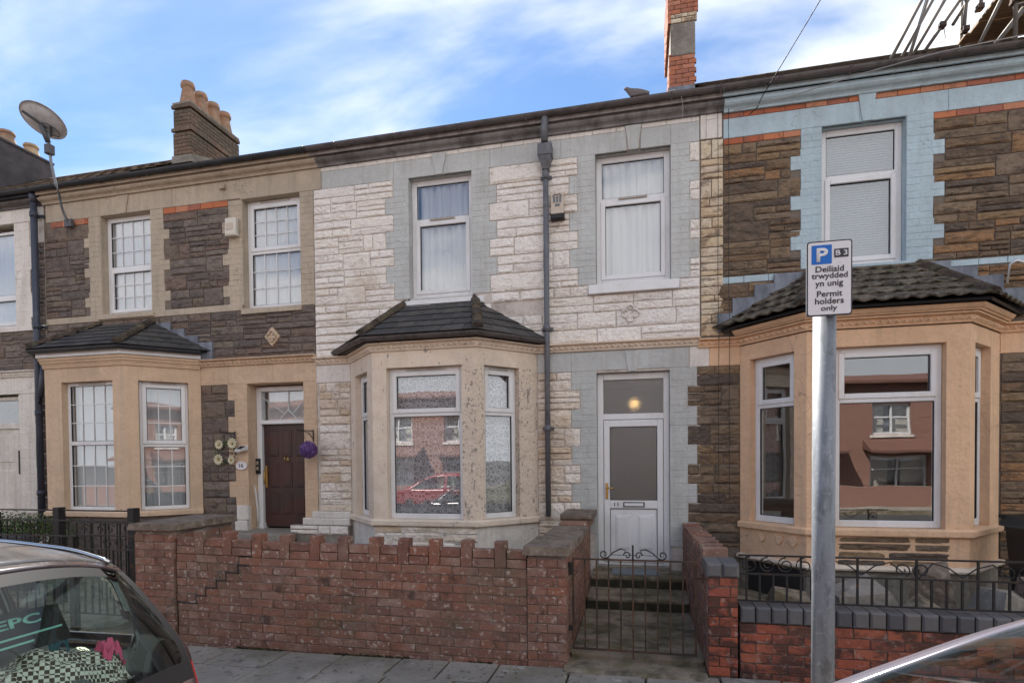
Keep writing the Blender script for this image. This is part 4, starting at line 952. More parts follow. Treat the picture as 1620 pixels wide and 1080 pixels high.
string_course(B, [(.70, F), (1.19, F), BB[1], BB[2], BB[3], (XBR, F)], 3.08, M['orange_paint'])
mb = MB(); mb.sweep([BB[0], BB[1], BB[2], BB[3]], [(.001, 3.19), (.09, 3.19), (.10, 3.205), (.115, 3.21), (.135, 3.235), (.14, 3.25), (.001, 3.26)]); mb.build('bay_cornice', M['orange_paint'], B)
stone_field(st, 2.05, 3.14, .55, .865, .16, BS, y=F-.68, wmin=.25, wmax=.5)
mb = MB(); mb.sweep([BB[0], BB[1], BB[2], BB[3]], [(.001, .50), (.06, .50), (.07, .52), (.06, .55), (.001, .555)]); mb.build('plinth', M['cream_paint'], B)
for (x, z, s_) in ((1.40, .77, .045), (1.545, .775, .05), (1.665, .775, .055)):
    T = seg_frame(BB[0], BB[1]); l = (x-1.19)/(1.76-1.19)*math.dist(BB[0], BB[1])
    q = MB(T); q.hexa([(l-s_, -.026, z+s_), (l+s_, -.022, z+s_), (l+s_*.9, -.022, z-s_*.2), (l, -.03, z-s_*1.1), (l-s_*.9, -.022, z-s_*.2)], [(l-s_, .001, z+s_), (l+s_, .001, z+s_), (l+s_*.9, .001, z-s_*.2), (l, .001, z-s_*1.1), (l-s_*.9, .001, z-s_*.2)]); q.build('shield_relief', M['orange_paint'], B)
bay_roof(B, BB, (1.98, 3.12, 3.865), 3.28, (.93, 4.15), .20, M['moss_tile'], 'moss', .20, .17)
# stepped lead flashing
for (x0, x1, z0, z1, h_) in ((.926, 1.146, 3.26, 3.48, 0), (1.10, 1.39, 3.34, 3.655, 1), (1.35, 1.61, 3.46, 3.80, 2), (1.57, 2.02, 3.58, 3.91, 3), (3.08, 3.417, 3.68, 3.915, 3), (3.40, 3.68, 3.58, 3.835, 2), (3.64, 3.93, 3.44, 3.72, 1), (3.88, 4.15, 3.28, 3.56, 0)):
    q = MB(); q.box(x0, x1, F-.036-h_*.0035, F-.005, z0, z1, .002); q.build('lead_flashing', M['lead'], B)
main_roof(B, XR+.281, XBR, .648, tm=M['roof_tile'])
emit_pieces(br, 'brick', B); emit_pieces(st, 'stone', B)
# hanging cables on the cream strip
for x in (.931, 1.054):
    q = MB(); q.tube([(x, F-.045, 6.02), (x+.004, F-.05, 5.0), (x-.003, F-.05, 4.0), (x+.004, F-.09, 3.2), (x, F-.06, 2.4), (x+.004, F-.05, 1.2)], .0035, 5)
    tag(q.build('wall_cable', M['cable']), 'thin cable running down the %s' % ('cream stone strip beside the blue house' if x < 1 else 'edge of the brown stones by the cream strip'), 'cable')

# ================================================================== YELLOW HOUSE
YL, YR_ = -9.50, XL-.002
Y = house_root('terraced_house', -7.0, 'tan and peach painted house with dark stone panels and a maroon door')
st, br = [], []
bk = MB(); wall_holes(bk, YL, YR_, -.3, 6.05, F+.012, F+.32, [(-8.39, -7.38, 3.98, 5.66), (-5.80, -4.78, 3.95, 5.66), (-5.78, -4.77, .55, 2.90), (-9.3, -6.6, .3, 3.05)]); bk.build('wall', M['dark_mortar'], Y); interior(Y, YL, YR_)
TP, PP, GS = M['tan_paint'], M['peach_paint'], M['grey_stone']
a1 = quoin(br, -8.36, -1, 5.64, 4.06, .235, .335, True, TP); a2 = quoin(br, -7.41, 1, 5.64, 4.06, .24, .345, True, TP)
b1 = quoin(br, -5.77, -1, 5.62, 4.06, .24, .35, True, TP); quoin(br, -4.81, 1, 5.62, 3.99, .222, .222, True, TP)
stone_field(st, YL+.02, a1, 4.085, 5.545, .237, GS, wmin=.16, wmax=.45); stone_field(st, a2, b1, 4.085, 5.545, .237, GS, wmin=.16, wmax=.45)
brick_row(br, -9.35, -8.60, 5.548, 5.64, M['red_accent']); brick_row(br, -7.165, -6.015, 5.548, 5.64, M['red_accent'])
panelset(Y, 'lintel_band', TP, [(YL+.05, -8.05, F, F+.05, 5.642, 5.925), (-8.048, -7.0, F-.002, F+.05, 5.642, 5.925), (-6.998, -5.8, F, F+.05, 5.642, 5.925), (-5.798, YR_+.13, F-.003, F+.05, 5.622, 5.925)])
keystone(Y, TP, -7.90, 5.64, 5.915, .05, .10)
panelset(Y, 'sill_band', TP, [(YL+.02, -5.79, F-.006, F+.05, 3.985, 4.082), (-5.79, -4.79, F-.04, F+.13, 3.915, 3.99), (-8.42, -7.36, F-.035, F+.13, 4.0, 4.058)])
stone_field(st, YL+.02, YR_, 3.27, 3.98, .22, GS, wmin=.2, wmax=.5)
cornice(Y, YL+.02, XL+.088, 5.925, TP); gutter_run(Y, YL, XL+.018, 6.13, M['black_gutter'], fmat=TP)
reveals(Y, TP, -8.36, -7.41, 4.06, 5.64); reveals(Y, TP, -5.77, -4.81, 3.99, 5.62); reveals(Y, PP, -5.745, -4.80, .68, 2.88)
window(Y, ID, -8.358, -7.412, 4.062, 5.638, .12, fw=.07, transom=4.83, sash='bottom', grid=(4, 3), grid2=(4, 3))
window(Y, ID, -5.768, -4.812, 3.992, 5.618, .12, fw=.07, transom=4.86, sash='top', grid=(4, 3), grid2=(4, 3), vent='top')
curtain(ID, -8.28, -7.47, 4.05, 5.6, .175, M['net'], 'white net curtain behind the left upstairs window with small panes', 7, .012)
curtain(ID, -5.69, -4.88, 3.98, 5.6, .175, M['net'], 'white net curtain behind the upstairs window with small panes above the maroon door', 7, .012)
string_course(Y, [(-6.55, F), (YR_, F)], 3.165, PP)
panelset(Y, 'ground_floor_band', PP, [(-6.55, -5.3, F, F+.05, 2.89, 3.164), (-5.298, YR_, F-.002, F+.05, 2.885, 3.164)])
q1 = quoin(br, -5.745, -1, 2.89, 1.07, .22, .335, False, PP, block=.243); quoin(br, -4.80, 1, 2.885, .80, .215, .215, True, PP)
stone_field(st, -6.545, q1, .9, 2.885, .243, GS, wmin=.13, wmax=.32, hmin=.09)
quatrefoil(Y, -5.283, 3.56, .085, TP, y=F-.038)
q = MB(); q.hexa([(-5.283, F-.03, 3.42), (-5.16, F-.03, 3.56), (-5.283, F-.03, 3.70), (-5.406, F-.03, 3.56)], [(-5.283, F+.02, 3.41), (-5.15, F+.02, 3.56), (-5.283, F+.02, 3.71), (-5.416, F+.02, 3.56)]); q.build('diamond_plaque', PP, Y)
# maroon door
D = MB(ID); y0, y1 = .20, .30
D.box(-5.74, -5.655, y0, y1, .78, 2.86, .006); D.box(-4.885, -4.80, y0, y1, .78, 2.86, .006); D.box(-5.655, -4.885, y0, y1, 2.79, 2.86, .006); D.box(-5.655, -4.885, y0-.02, y1, 2.29, 2.35, .008)
D.box(-5.765, -5.64, y0-.02, y1, .70, .779, .006); D.box(-4.90, -4.80, y0-.02, y1, .70, .779, .006)
yd = D.build('door', M['upvc'], Y)
lf = MB(ID); lf.box(-5.652, -4.888, .255, .295, .73, 2.288); lf.build('door_leaf', M['maroon_door'], yd)
for r in range(3):
    for c in range(3):
        x0 = -5.56+c*.235; z0 = (1.80, 1.30, .93)[r]; hh = (.40, .36, .33)[r] if r else .42
        q = MB(ID); z0 = (1.80, 1.33, .92)[r]; hh = (.40, .38, .32)[r]
        q.box(x0, x0+.155, .243, .256, z0, z0+hh, .010); q.box(x0+.03, x0+.125, .238, .244, z0+.03, z0+hh-.03, .004); q.build('door_panel', M['maroon_door'], yd)
g = MB(ID); g.box(-5.654, -4.886, .262, .266, 2.351, 2.789); g.build('fanlight_pane', M['glass'], yd)
fb = MB(ID); cx_, zt, zb = -5.22, 2.789, 2.351
for p0, p1 in (((cx_, .25, zt), (cx_, .25, 2.51)), ((cx_, .25, 2.51), (-5.06, .25, zb)), ((cx_, .25, 2.51), (-5.38, .25, zb)), ((-5.654, .25, 2.70), (-5.30, .25, 2.46)), ((-4.886, .25, 2.70), (-5.14, .25, 2.46))): fb.tube([p0, p1], .008, 5)
fb.build('fanlight_bars', M['upvc'], yd)
curtain(ID, -5.63, -4.9, 2.34, 2.79, .33, M['net'], 'short net curtain in the fanlight above the maroon door', 6, .008)
hd = MB(ID); hd.box(-5.635, -5.60, .235, .246, 1.33, 1.66, .004); hd.tube([(-5.617, .235, 1.60), (-5.617, .19, 1.58), (-5.617, .19, 1.40), (-5.617, .235, 1.38)], .008, 6); hd.build('door_handle', M['gold'], yd)
def text(body, x, y, z, w, h, mat, parent, name='lettering', extr=.0015, T=None, rz=0.0, bold=.0):
    c = bpy.data.curves.new(name, 'FONT'); c.body = body; c.size = 1; c.align_x = 'CENTER'; c.align_y = 'CENTER'; c.extrude = 0; c.offset = bold; c.resolution_u = 3
    t = bpy.data.objects.new('t', c); COL.objects.link(t); bpy.context.view_layer.update()
    me = bpy.data.meshes.new_from_object(t.evaluated_get(bpy.context.evaluated_depsgraph_get()))
    bpy.data.objects.remove(t)
    co = np.zeros(len(me.vertices)*3); me.vertices.foreach_get('co', co); co = co.reshape(-1, 3)
    mn, mx_ = co[:, :2].min(0), co[:, :2].max(0); ctr = (mn+mx_)/2; sc = np.array([w, h])/(mx_-mn)
    co[:, 0] = (co[:, 0]-ctr[0])*sc[0]; co[:, 1] = (co[:, 1]-ctr[1])*sc[1]
    new = np.zeros_like(co); new[:, 0] = co[:, 0]; new[:, 2] = co[:, 1]; new[:, 1] = 0
    if rz:
        nx = new[:, 0]*math.cos(rz); new[:, 1] = new[:, 0]*math.sin(rz); new[:, 0] = nx
    me.vertices.foreach_set('co', new.reshape(-1)); me.materials.clear(); me.materials.append(mat); me.update()
    o = bpy.data.objects.new(name, me); link(o, parent, (x, y, z))
    so = o.modifiers.new('thickness', 'SOLIDIFY'); so.thickness = .001; so.offset = 0
    return o
text('16', -5.255, F+.236, 1.76, .085, .065, M['gold'], yd, 'door_number', bold=.02)
# porch slab and blocks
pl = MB(); pl.box(-6.05, -4.86, F-.42, F+.35, .60, .70, .01); pl.build('porch_slab', M['cement'], Y)
pl = MB(); pl.box(-6.00, -4.88, F-.36, F-.11, -.1, .599); pl.build('porch_riser', M['dark_brick_mass'], Y)
panelset(Y, 'plinth', M['white_paint'], [(-5.95, -5.748, F-.02, F+.13, .85, 1.068), (-5.96, -5.748, F-.05, F+.13, .69, .845)], .01)
YB = [(-9.37, F), (-8.68, F-.68), (-7.24, F-.68), (-6.55, F)]
FWy = (.31, 1.235); RWy = (.17, .80); LWy = (.17, .80)
bay(Y, YB, PP, .05, 1.0, [LWy, FWy, RWy], 2.92, 3.14, M['grey_stone'], sill_mat=PP)
window(Y, seg_frame(YB[1], YB[2]), FWy[0]+.002, FWy[1]-.002, 1.022, 2.918, .085, transom=2.02, sash=None, grid=(4, 3), grid2=(4, 3), vent='top')
window(Y, seg_frame(YB[2], YB[3]), RWy[0]+.002, RWy[1]-.002, 1.022, 2.918, .085, transom=1.985, sash='top', grid=(3, 3), grid2=(3, 3), vent='top')
window(Y, seg_frame(YB[0], YB[1]), LWy[0]+.002, LWy[1]-.002, 1.022, 2.918, .085, transom=1.985, sash='top', grid=(3, 3), grid2=(3, 3))
vblinds(seg_frame(YB[1], YB[2]), .3, 1.25, 1.05, 2.9, .22, 11, 'pale vertical blind in the front window of the peach bay', M['blind'])
vblinds(seg_frame(YB[2], YB[3]), .16, .82, 1.05, 2.88, .22, 8, 'pale vertical blind in the right side window of the peach bay', M['blind'])
mb = MB(); mb.sweep(YB, [(.001, 3.13), (.02, 3.13), (.028, 3.15), (.02, 3.165), (.03, 3.17), (.03, 3.185), (.05, 3.20), (.055, 3.225), (.07, 3.24), (.075, 3.275), (.001, 3.28)]); mb.build('bay_cornice', PP, Y)
mb = MB(); mb.sweep(YB, [(.001, 3.281), (.095, 3.281), (.095, 3.345), (.001, 3.345)]); mb.build('fascia', M['upvc'], Y)
gp = [(p[0]+m_[0]*.095, p[1]+m_[1]*.095) for p, m_ in zip(YB, mitres(YB))]
g = MB(); half_gutter(g, gp, 3.385, .052); g.build('bay_gutter', M['black_gutter'], Y)
bay_roof(Y, YB, (-8.42, -7.40, 3.90), 3.40, (-9.6, -6.33), .17, M['slate'], 'slate', .17, .26)
for i in range(4):
    x0 = -7.32+i*.25; q = MB(); q.box(x0, x0+.27, F-.036-i*.0035, F-.005, 3.62-i*.125, 3.88-i*.115, .002); q.build('lead_flashing', M['lead'], Y)
main_roof(Y, YL, XL-.001, .628, tm=M['roof_tile'])
emit_pieces(br, 'brick', Y); emit_pieces(st, 'stone', Y)
q = MB(); px = -9.56
q.tube([(px, F-.10, 5.98), (px, F-.10, .55)], .048, 12)
for z in (5.75, 3.95, 2.55, 1.25): q.tube([(px, F-.10, z-.04), (px, F-.10, z+.04)], .058, 12); q.box(px-.09, px+.09, F-.03, F, z-.02, z+.02)
q.tube([(px, F-.10, 5.95), (px+.02, F-.13, 6.07)], .052, 12)
q.tube([(-9.42, F-.12, 3.32), (-9.43, F-.14, 3.05), (-9.47, F-.13, 2.82), (px+.02, F-.11, 2.70)], .04, 10)
q.build('rainwater_pipe', M['pipe_blue'], Y)

# ================================================================== WHITE HOUSE FAR LEFT
WX0, WX1 = -14.4, YL-.002
Wh = house_root('terraced_house', -12, 'cream and white house cut off at the left edge with a peeling white door')
st, br = [], []
bk = MB(); wall_holes(bk, WX0, WX1, -.3, 6.05, F+.012, F+.32, [(-11.1, -10.10, 4.0, 5.72), (-11.1, -10.10, .4, 2.90), (-13.8, -11.9, .9, 2.9)]); bk.build('wall', M['white_mortar'], Wh); interior(Wh, WX0, WX1)
WP = M['white_paint']
w1 = quoin(br, -10.12, 1, 5.70, 4.0, .32, .44, True, WP, block=.4); w2 = quoin(br, -10.12, 1, 2.88, .9, .34, .45, True, WP, block=.4)
stone_field(st, w1, WX1, 3.95, 5.35, .2, GS, wmin=.1, wmax=.2); stone_field(st, w2, WX1, .6, 2.85, .24, GS, wmin=.1, wmax=.2)
stone_field(st, -14.3, -11.1, 4.0, 5.35, .24, GS, wmin=.3, wmax=.7)
stone_field(st, -12.5, WX1, 3.27, 3.92, .22, GS, wmin=.2, wmax=.5)
panelset(Wh, 'lintel_band', WP, [(WX0, WX1, F, F+.05, 5.71, 6.0)]); panelset(Wh, 'sill_band', WP, [(WX0, WX1, F-.03, F+.13, 3.92, 3.995)])
panelset(Wh, 'ground_floor_band', WP, [(WX0, WX1, F, F+.05, 2.89, 3.165)])
string_course(Wh, [(WX0, F), (WX1, F)], 3.165, WP); cornice(Wh, WX0, WX1, 5.925, M['gutter']); gutter_run(Wh, WX0, WX1, 6.13, M['black_gutter'])
window(Wh, ID, -11.08, -10.12, 4.02, 5.64, .12, transom=4.55, sash='bottom'); curtain(ID, -11.05, -10.16, 4.0, 5.6, .175, M['net'], 'net curtain in the upstairs window at the left edge', 7, .012)
window(Wh, ID, -13.78, -11.92, .95, 2.88, .12, transom=2.2, sash='top')
D = MB(ID); D.box(-11.06, -11.0, .1, .18, .5, 2.86, .005); D.box(-10.18, -10.12, .1, .18, .5, 2.86, .005); D.box(-11.0, -10.18, .1, .18, 2.32, 2.42, .005); D.box(-11.0, -10.18, .1, .18, 2.80, 2.86, .005); wd = D.build('door', M['white_paint'], Wh)
lf = MB(ID); lf.box(-10.998, -10.182, .13, .17, .5, 2.318); lf.build('door_leaf', M['white_paint'], wd)
q = MB(ID); q.box(-10.33, -10.23, .122, .129, 1.55, 1.95, .004); q.build('door_glass', M['seal_shade'], wd)
q = MB(ID); q.box(-10.95, -10.40, .118, .129, 1.75, 2.22, .012); q.build('door_panel', M['white_paint'], wd)
q = MB(ID); q.box(-10.95, -10.40, .118, .129, .7, 1.62, .012); q.build('door_panel', M['white_paint'], wd)
q = MB(ID); q.box(-10.34, -10.22, .119, .129, 2.02, 2.2, .01); q.build('number_panel', M['white_paint'], wd)
g = MB(ID); g.box(-10.998, -10.182, .14, .144, 2.421, 2.799); g.build('fanlight_pane', M['glass'], wd)
main_roof(Wh, WX0, WX1, .662, tm=M['roof_tile'])
emit_pieces(br, 'brick', Wh); emit_pieces(st, 'stone', Wh)
# a further house closes the terrace at the left, outside the frame
# ================================================================== CHIMNEYS
def bricks_face(root, p, q, z0, z1, mat, ch=.075, bw=.225, name='brick', depth=.05):
    T = seg_frame(p, q); l = math.dist(p, q); ang = math.atan2(q[1]-p[1], q[0]-p[0]); k = 0; z = z0
    while z < z1-.02:
        x = -(bw/2 if k % 2 else 0)
        while x < l-.01:
            a, b = max(0, x), min(l, x+bw)
            if b-a > .03:
                c = T @ Vector(((a+b)/2, rnd.uniform(-.003, .003), z+ch/2)); piece('brick', c.x, c.y, c.z, b-a-.008, min(ch, z1-z)-.008, depth, mat, root, rz=ang)
            x += bw
        z += ch; k += 1
def pot(root, x, y, z, h=.55, r=.13, mat=None):
    mb = MB(); mb.lathe(x, y, [(r*1.25, z), (r*1.2, z+h*.08), (r*1.0, z+h*.35), (r*.78, z+h*.72), (r*.80, z+h*.76), (r*.98, z+h*.8), (r*1.0, z+h*.9), (r*.85, z+h*.93), (r*.9, z+h), (r*.72, z+h), (r*.65, z+h*.7)], 16); return mb.build('chimney_pot', mat or M['terracotta'], root)
ch = MB(); ch.box(-9.50, -9.10, 10.16, 11.58, 7.6, 8.62); ch.box(-9.49, -9.11, 10.17, 11.57, 8.62, 9.05); yc = ch.build('chimney', M['cement'], Y)
for (z0, z1, off, mt) in ((7.85, 8.62, 0.02, M['chimney_brick']), (8.62, 8.70, .045, M['chimney_brick']), (8.70, 9.10, .012, M['chimney_brick']), (9.10, 9.19, .04, M['chimney_brick'])):
    bricks_face(yc, (-9.5-off, 10.15-off), (-9.1+off, 10.15-off), z0, z1, mt); bricks_face(yc, (-9.1+off, 10.15-off), (-9.1+off, 11.6), z0, z1, mt)
cp = MB(); cp.box(-9.52, -9.08, 10.13, 11.6, 9.19, 9.23); cp.build('chimney_cap', M['cement'], yc)
for i in range(4): pot(yc, -9.30, 10.32+i*.36, 9.22, .50, .14)
q = MB(); q.hexa([(-9.55, 10.08, 7.95), (-9.05, 10.08, 7.95), (-9.05, 11.7, 8.4), (-9.55, 11.7, 8.4)], [(-9.53, 10.11, 8.12), (-9.07, 10.11, 8.12), (-9.07, 11.6, 8.62), (-9.53, 11.6, 8.62)]); q.build('flaunching', M['cement'], yc)
# centre / blue chimney
cx0, cx1 = .50, .945
ch = MB(); ch.box(cx0+.03, cx1-.03, 10.13, 11.5, 7.4, 10.6); cc = ch.build('chimney', M['cement'], H)
bricks_face(cc, (cx0, 10.10), (cx1, 10.10), 7.98, 8.52, M['orange_brick'], bw=.21); bricks_face(cc, (cx0, 11.5), (cx0, 10.10), 7.9, 8.52, M['orange_brick'])
ch = MB(); ch.box(cx0+.025, cx1-.02, 10.11, 11.4, 8.52, 9.06, .01); ch.build('cement_render', M['cement'], cc)
bricks_face(cc, (cx0-.01, 10.10), (cx1+.01, 10.10), 9.06, 9.2, M['cream_rock'], bw=.21); bricks_face(cc, (cx0-.02, 10.09), (cx1+.03, 10.09), 9.2, 9.98, M['orange_brick'], bw=.21); bricks_face(cc, (cx0-.02, 11.5), (cx0-.02, 10.09), 9.06, 9.98, M['orange_brick'])
q = MB(); q.box(cx0-.02, cx1-.03, 10.07, 10.12, 7.75, 7.985, .004); q.build('lead_apron', M['lead'], cc)
for i in range(3): pot(cc, (cx0+cx1)/2, 10.3+i*.4, 10.6)
# far left chimney stack
ch = MB(); ch.box(-14.75, -14.3, 9.9, 11.4, 6.5, 9.17); dc = ch.build('chimney', M['dark_brick_mass'], Wh)
q = MB(); q.box(-14.78, -14.27, 9.87, 11.43, 9.17, 9.22); q.build('chimney_cap', M['dark_brick_mass'], dc)
pot(dc, -14.5, 10.5, 9.2, .32, .17, M['terracotta']); pot(dc, -14.5, 11.05, 9.2, .30, .16, M['buff_pot'])
# brick stack behind the scaffold on the right-hand roof
ch = MB(); ch.box(4.9, 6.3, 10.0, 10.6, 7.2, 7.83); rc = ch.build('chimney', M['cement'], B); bricks_face(rc, (4.88, 9.99), (5.6, 9.99), 7.70, 7.83, M['orange_brick'])

# ------------------------------------------------------------------ scaffold on the right roof
SC = empty('scaffold', (4.9, 9.5, 7.5), 'scaffold of steel tubes and boards round the brick stack on the right roof', 'scaffold')
def stube(p, q, mat='scaffold', r=.024): mb = MB(); mb.tube([p, q], r, 8); return mb.build('scaffold_tube', M[mat], SC)
for p, q in (((3.55, 9.5, 7.42), (4.10, 9.5, 8.50)), ((3.72, 9.7, 7.45), (4.26, 9.6, 8.50)), ((3.80, 9.4, 7.42), (4.15, 9.5, 8.55)), ((3.82, 9.5, 7.42), (4.42, 9.5, 8.48)), ((4.05, 9.5, 7.59), (4.62, 9.5, 8.42)), ((4.46, 9.6, 7.98), (4.70, 9.6, 8.38)), ((4.555, 9.5, 7.84), (4.60, 9.5, 8.5)), ((4.76, 9.5, 8.1), (4.78, 9.5, 8.5))): stube(p, q)
stube((4.475, 8.2, 6.72), (4.475, 8.2, 8.4)); stube((4.24, 8.5, 6.95), (4.60, 8.5, 7.75), r=.022); stube((4.40, 8.45, 6.9), (4.70, 8.45, 7.30), r=.03); stube((4.5, 8.28, 7.22), (5.6, 8.28, 7.42)); stube((4.6, 9.95, 7.81), (6.2, 9.95, 7.81)); stube((4.72, 9.92, 7.3), (4.72, 9.92, 8.5)); stube((5.9, 9.92, 7.3), (5.9, 9.92, 8.5))
for (x, y, z) in ((4.28, 9.5, 7.93), (4.57, 9.5, 7.82), (4.75, 9.5, 8.1), (4.475, 8.2, 7.25), (4.56, 9.5, 8.3), (4.72, 9.9, 7.72)):
    q = MB(); q.box(x-.04, x+.04, y-.05, y+.04, z-.035, z+.035, .008); q.box(x-.055, x+.02, y-.03, y+.03, z-.05, z-.02); q.build('coupler', M['rusty_iron'], SC)
for i in range(7):
    y = 9.68-i*.232; xa = 4.68+rnd.uniform(-.03, .03); q = MB(); q.box(xa, 6.3, y, y+.222, 7.85+rnd.uniform(0, .012), 7.888, .004); q.build('scaffold_board', M['wood'], SC)
q = MB(); q.tube([(4.30, 9.5, 7.9), (4.32, 9.5, 7.75), (4.27, 9.5, 7.68)], .006, 5); q.build('tie_rope', M['grey_cable'], SC)

# ------------------------------------------------------------------ small things on the facade
def alarm(x, z, w, h, mat, label, foot=True):
    r = empty('alarm_box', (x, F-.05, z), label, 'alarm')
    q = MB(); q.hexa([(x-w/2, F-.085, z), (x+w/2, F-.085, z), (x+w/2, F-.02, z), (x-w/2, F-.02, z)], [(x-w/2, F-.075, z+h), (x+w/2, F-.075, z+h), (x+w/2, F-.02, z+h), (x-w/2, F-.02, z+h)]); q.build('cover', mat, r)
    if foot:
        q = MB(); q.box(x-w/2-.005, x+w/2+.005, F-.095, F-.02, z-.075, z-.001, .012); q.build('strobe', M['car_trim'], r)
        for k in range(3): q = MB(); q.box(x-.055+k*.04, x-.028+k*.04, F-.0835, F-.078, z+.14, z+.22, .002); q.build('emblem', M['seat'], r)
        q = MB(); q.box(x-.03, x+.03, F-.086, F-.08, z+.09, z+.125, .002); q.build('emblem', M['seat'], r)
        q = MB(); q.tube([(x-.06, F-.082, z+.22), (x-.03, F-.082, z+.25), (x, F-.082, z+.235), (x+.03, F-.082, z+.25), (x+.06, F-.082, z+.22)], .006, 5); q.build('emblem', M['seat'], r)
    else:
        q = MB(); q.box(x-w/2-.004, x+w/2+.004, F-.09, F-.02, z-.03, z-.001, .01); q.build('base', mat, r)
        q = MB(); q.box(x-w/2+.02, x+w/2-.05, F-.0885, F-.08, z+.06, z+.16, .003); q.build('emblem', M['beige_box'], r)
alarm(-1.035, 4.885, .165, .27, M['beige_box'], 'sun-faded alarm box with a black base beside the grey rainwater pipe')
alarm(-5.91, 5.10, .185, .235, M['ivory'], 'white alarm box on the dark stones between the tan house windows', False)
# satellite dish, seen from behind, on its bent mast
SD = empty('satellite_dish', (-8.9, F, 5.5), 'grey satellite dish on a bent mast above the tan house, seen from behind', 'satellite dish')
ctr = Vector((-8.80, 6.90, 6.92)); ax1 = Vector((.401, .817, -.409)).normalized()
_v = (Vector((-8.8, 6.9, 5.2))).normalized(); _w = ax1.cross(_v); _w = _w if _w.z > 0 else -_w
dn = (_v*.72+_w*.694).normalized(); ax1 = (ax1-dn*ax1.dot(dn)).normalized(); ax2 = dn.cross(ax1)
q = MB(); rings = []
for sgn in (0, 1):
    for k in range(7):
        rr = k/6; d = .07*(1-rr*rr)
        rings.append([q.p(*(ctr-dn*(d+.006*sgn)+ax1*math.cos(t)*.30*max(rr, .01)+ax2*math.sin(t)*.275*max(rr, .01))) for t in [2*math.pi*i/32 for i in range(32)]])
for base in (0, 7):
    for k in range(6):
        for i in range(32): j = (i+1) % 32; q.face((rings[base+k][i], rings[base+k][j], rings[base+k+1][j], rings[base+k+1][i]), True)
for i in range(32): j = (i+1) % 32; q.face((rings[6][i], rings[6][j], rings[13][j], rings[13][i]))
q.build('dish', M['dish'], SD)
q = MB(); bc = ctr-dn*.10; q.tube([bc-ax1*.24, bc+ax1*.08], .022, 4); q.tube([bc+ax1*.10-ax2*.08, bc+ax1*.16+ax2*.09], .018, 4); q.tube([bc-dn*.02, Vector((-8.76, 6.93, 6.60))], .035, 6)
q.tube([bc-ax2*.02+ax1*.02+ax2*math.sin(t)*.07+ax1*(.1+math.cos(t)*.12) for t in [k*.5 for k in range(13)]], .008, 5); q.build('bracket', M['dish_dark'], SD)
q = MB(); q.tube([(-8.76, 6.93, 6.75), (-8.74, 6.95, 6.3), (-8.72, 7.0, 5.98), (-8.74, 7.06, 5.88), (-8.90, 7.22, 5.78), (-8.92, 7.28, 5.68), (-8.90, 7.33, 5.56)], .019, 8); q.build('mast', M['galv'], SD)
q = MB(); q.box(-8.97, -8.83, 7.31, 7.36, 5.50, 5.62, .004); q.box(-8.79, -8.70, 6.88, 6.98, 6.42, 6.56, .01); q.build('clamp', M['dish_dark'], SD)
# brackets, flower ball, wreath, plaque, solar lamp
def spiral(c, r0, r1, t0, t1, n=18, plane='xz', y=0.0):
    pts = []
    for i in range(n+1):
        t = t0+(t1-t0)*i/n; r = r0+(r1-r0)*i/n; pts.append((c[0]+r*math.cos(t), y, c[1]+r*math.sin(t)))
    return pts
def hang_bracket(x, dirx, label):
    q = MB(); z = 2.16; y = F-.03
    q.tube([(x, y, z-.15), (x, y, z+.02)], .009, 6); q.tube([(x, y, z), (x+dirx*.20, y-.06, z+.01)], .007, 6); q.tube([(x, y, z-.12), (x+dirx*.06, y-.02, z-.03), (x+dirx*.14, y-.04, z)], .006, 6)
    q.tube([(x+dirx*.20, y-.06, z+.01), (x+dirx*.215, y-.065, z+.035), (x+dirx*.20, y-.06, z+.045)], .006, 6)
    return tag(q.build('hanging_bracket', M['iron']), label, 'bracket')
hang_bracket(-5.94, -1, 'black iron bracket on the peach wall above the flower wreath')
hang_bracket(-4.63, -1, 'black iron bracket by the maroon door that holds the purple ball')
FB = empty('flower_ball', (-4.60, 7.20, 1.88), 'purple artificial flower ball hanging beside the maroon door', 'hanging decoration')
q = MB(); bcn = Vector((-4.60, 7.20, 1.885)); q.lathe(-4.60, 7.20, [(.02, 1.79), (.08, 1.82), (.10, 1.885), (.08, 1.95), (.02, 1.98)], 12); q.build('core', M['purple'], FB)
q = MB()
for k in range(900):
    zz_ = 1-2*(k+.5)/900; t = k*2.39996; rr = math.sqrt(1-zz_*zz_); d = Vector((rr*math.cos(t), rr*math.sin(t), zz_)); R0 = .112*rnd.uniform(.88, 1.08)
    p = bcn+d*R0; a = d.orthogonal().normalized(); a.rotate(Matrix.Rotation(rnd.uniform(0, 6.3), 3, d)); b = d.cross(a); s_ = .011
    q.face([q.p(*(p+a*s_)), q.p(*(p+b*s_*.7+d*.012)), q.p(*(p-a*s_+d*.004)), q.p(*(p-b*s_*.7))])
o = q.build('petals', M['purple'], FB); o['kind'] = 'stuff'
q = MB(); q.tube([(-4.62, 7.22, 1.98), (-4.79, 7.31, 2.17)], .003, 4); q.build('cord', M['cable'], FB)
WRt = empty('welcome_wreath', (-6.06, F-.03, 1.9), 'welcome sign wreath of cream daisies beside the maroon door', 'wreath')
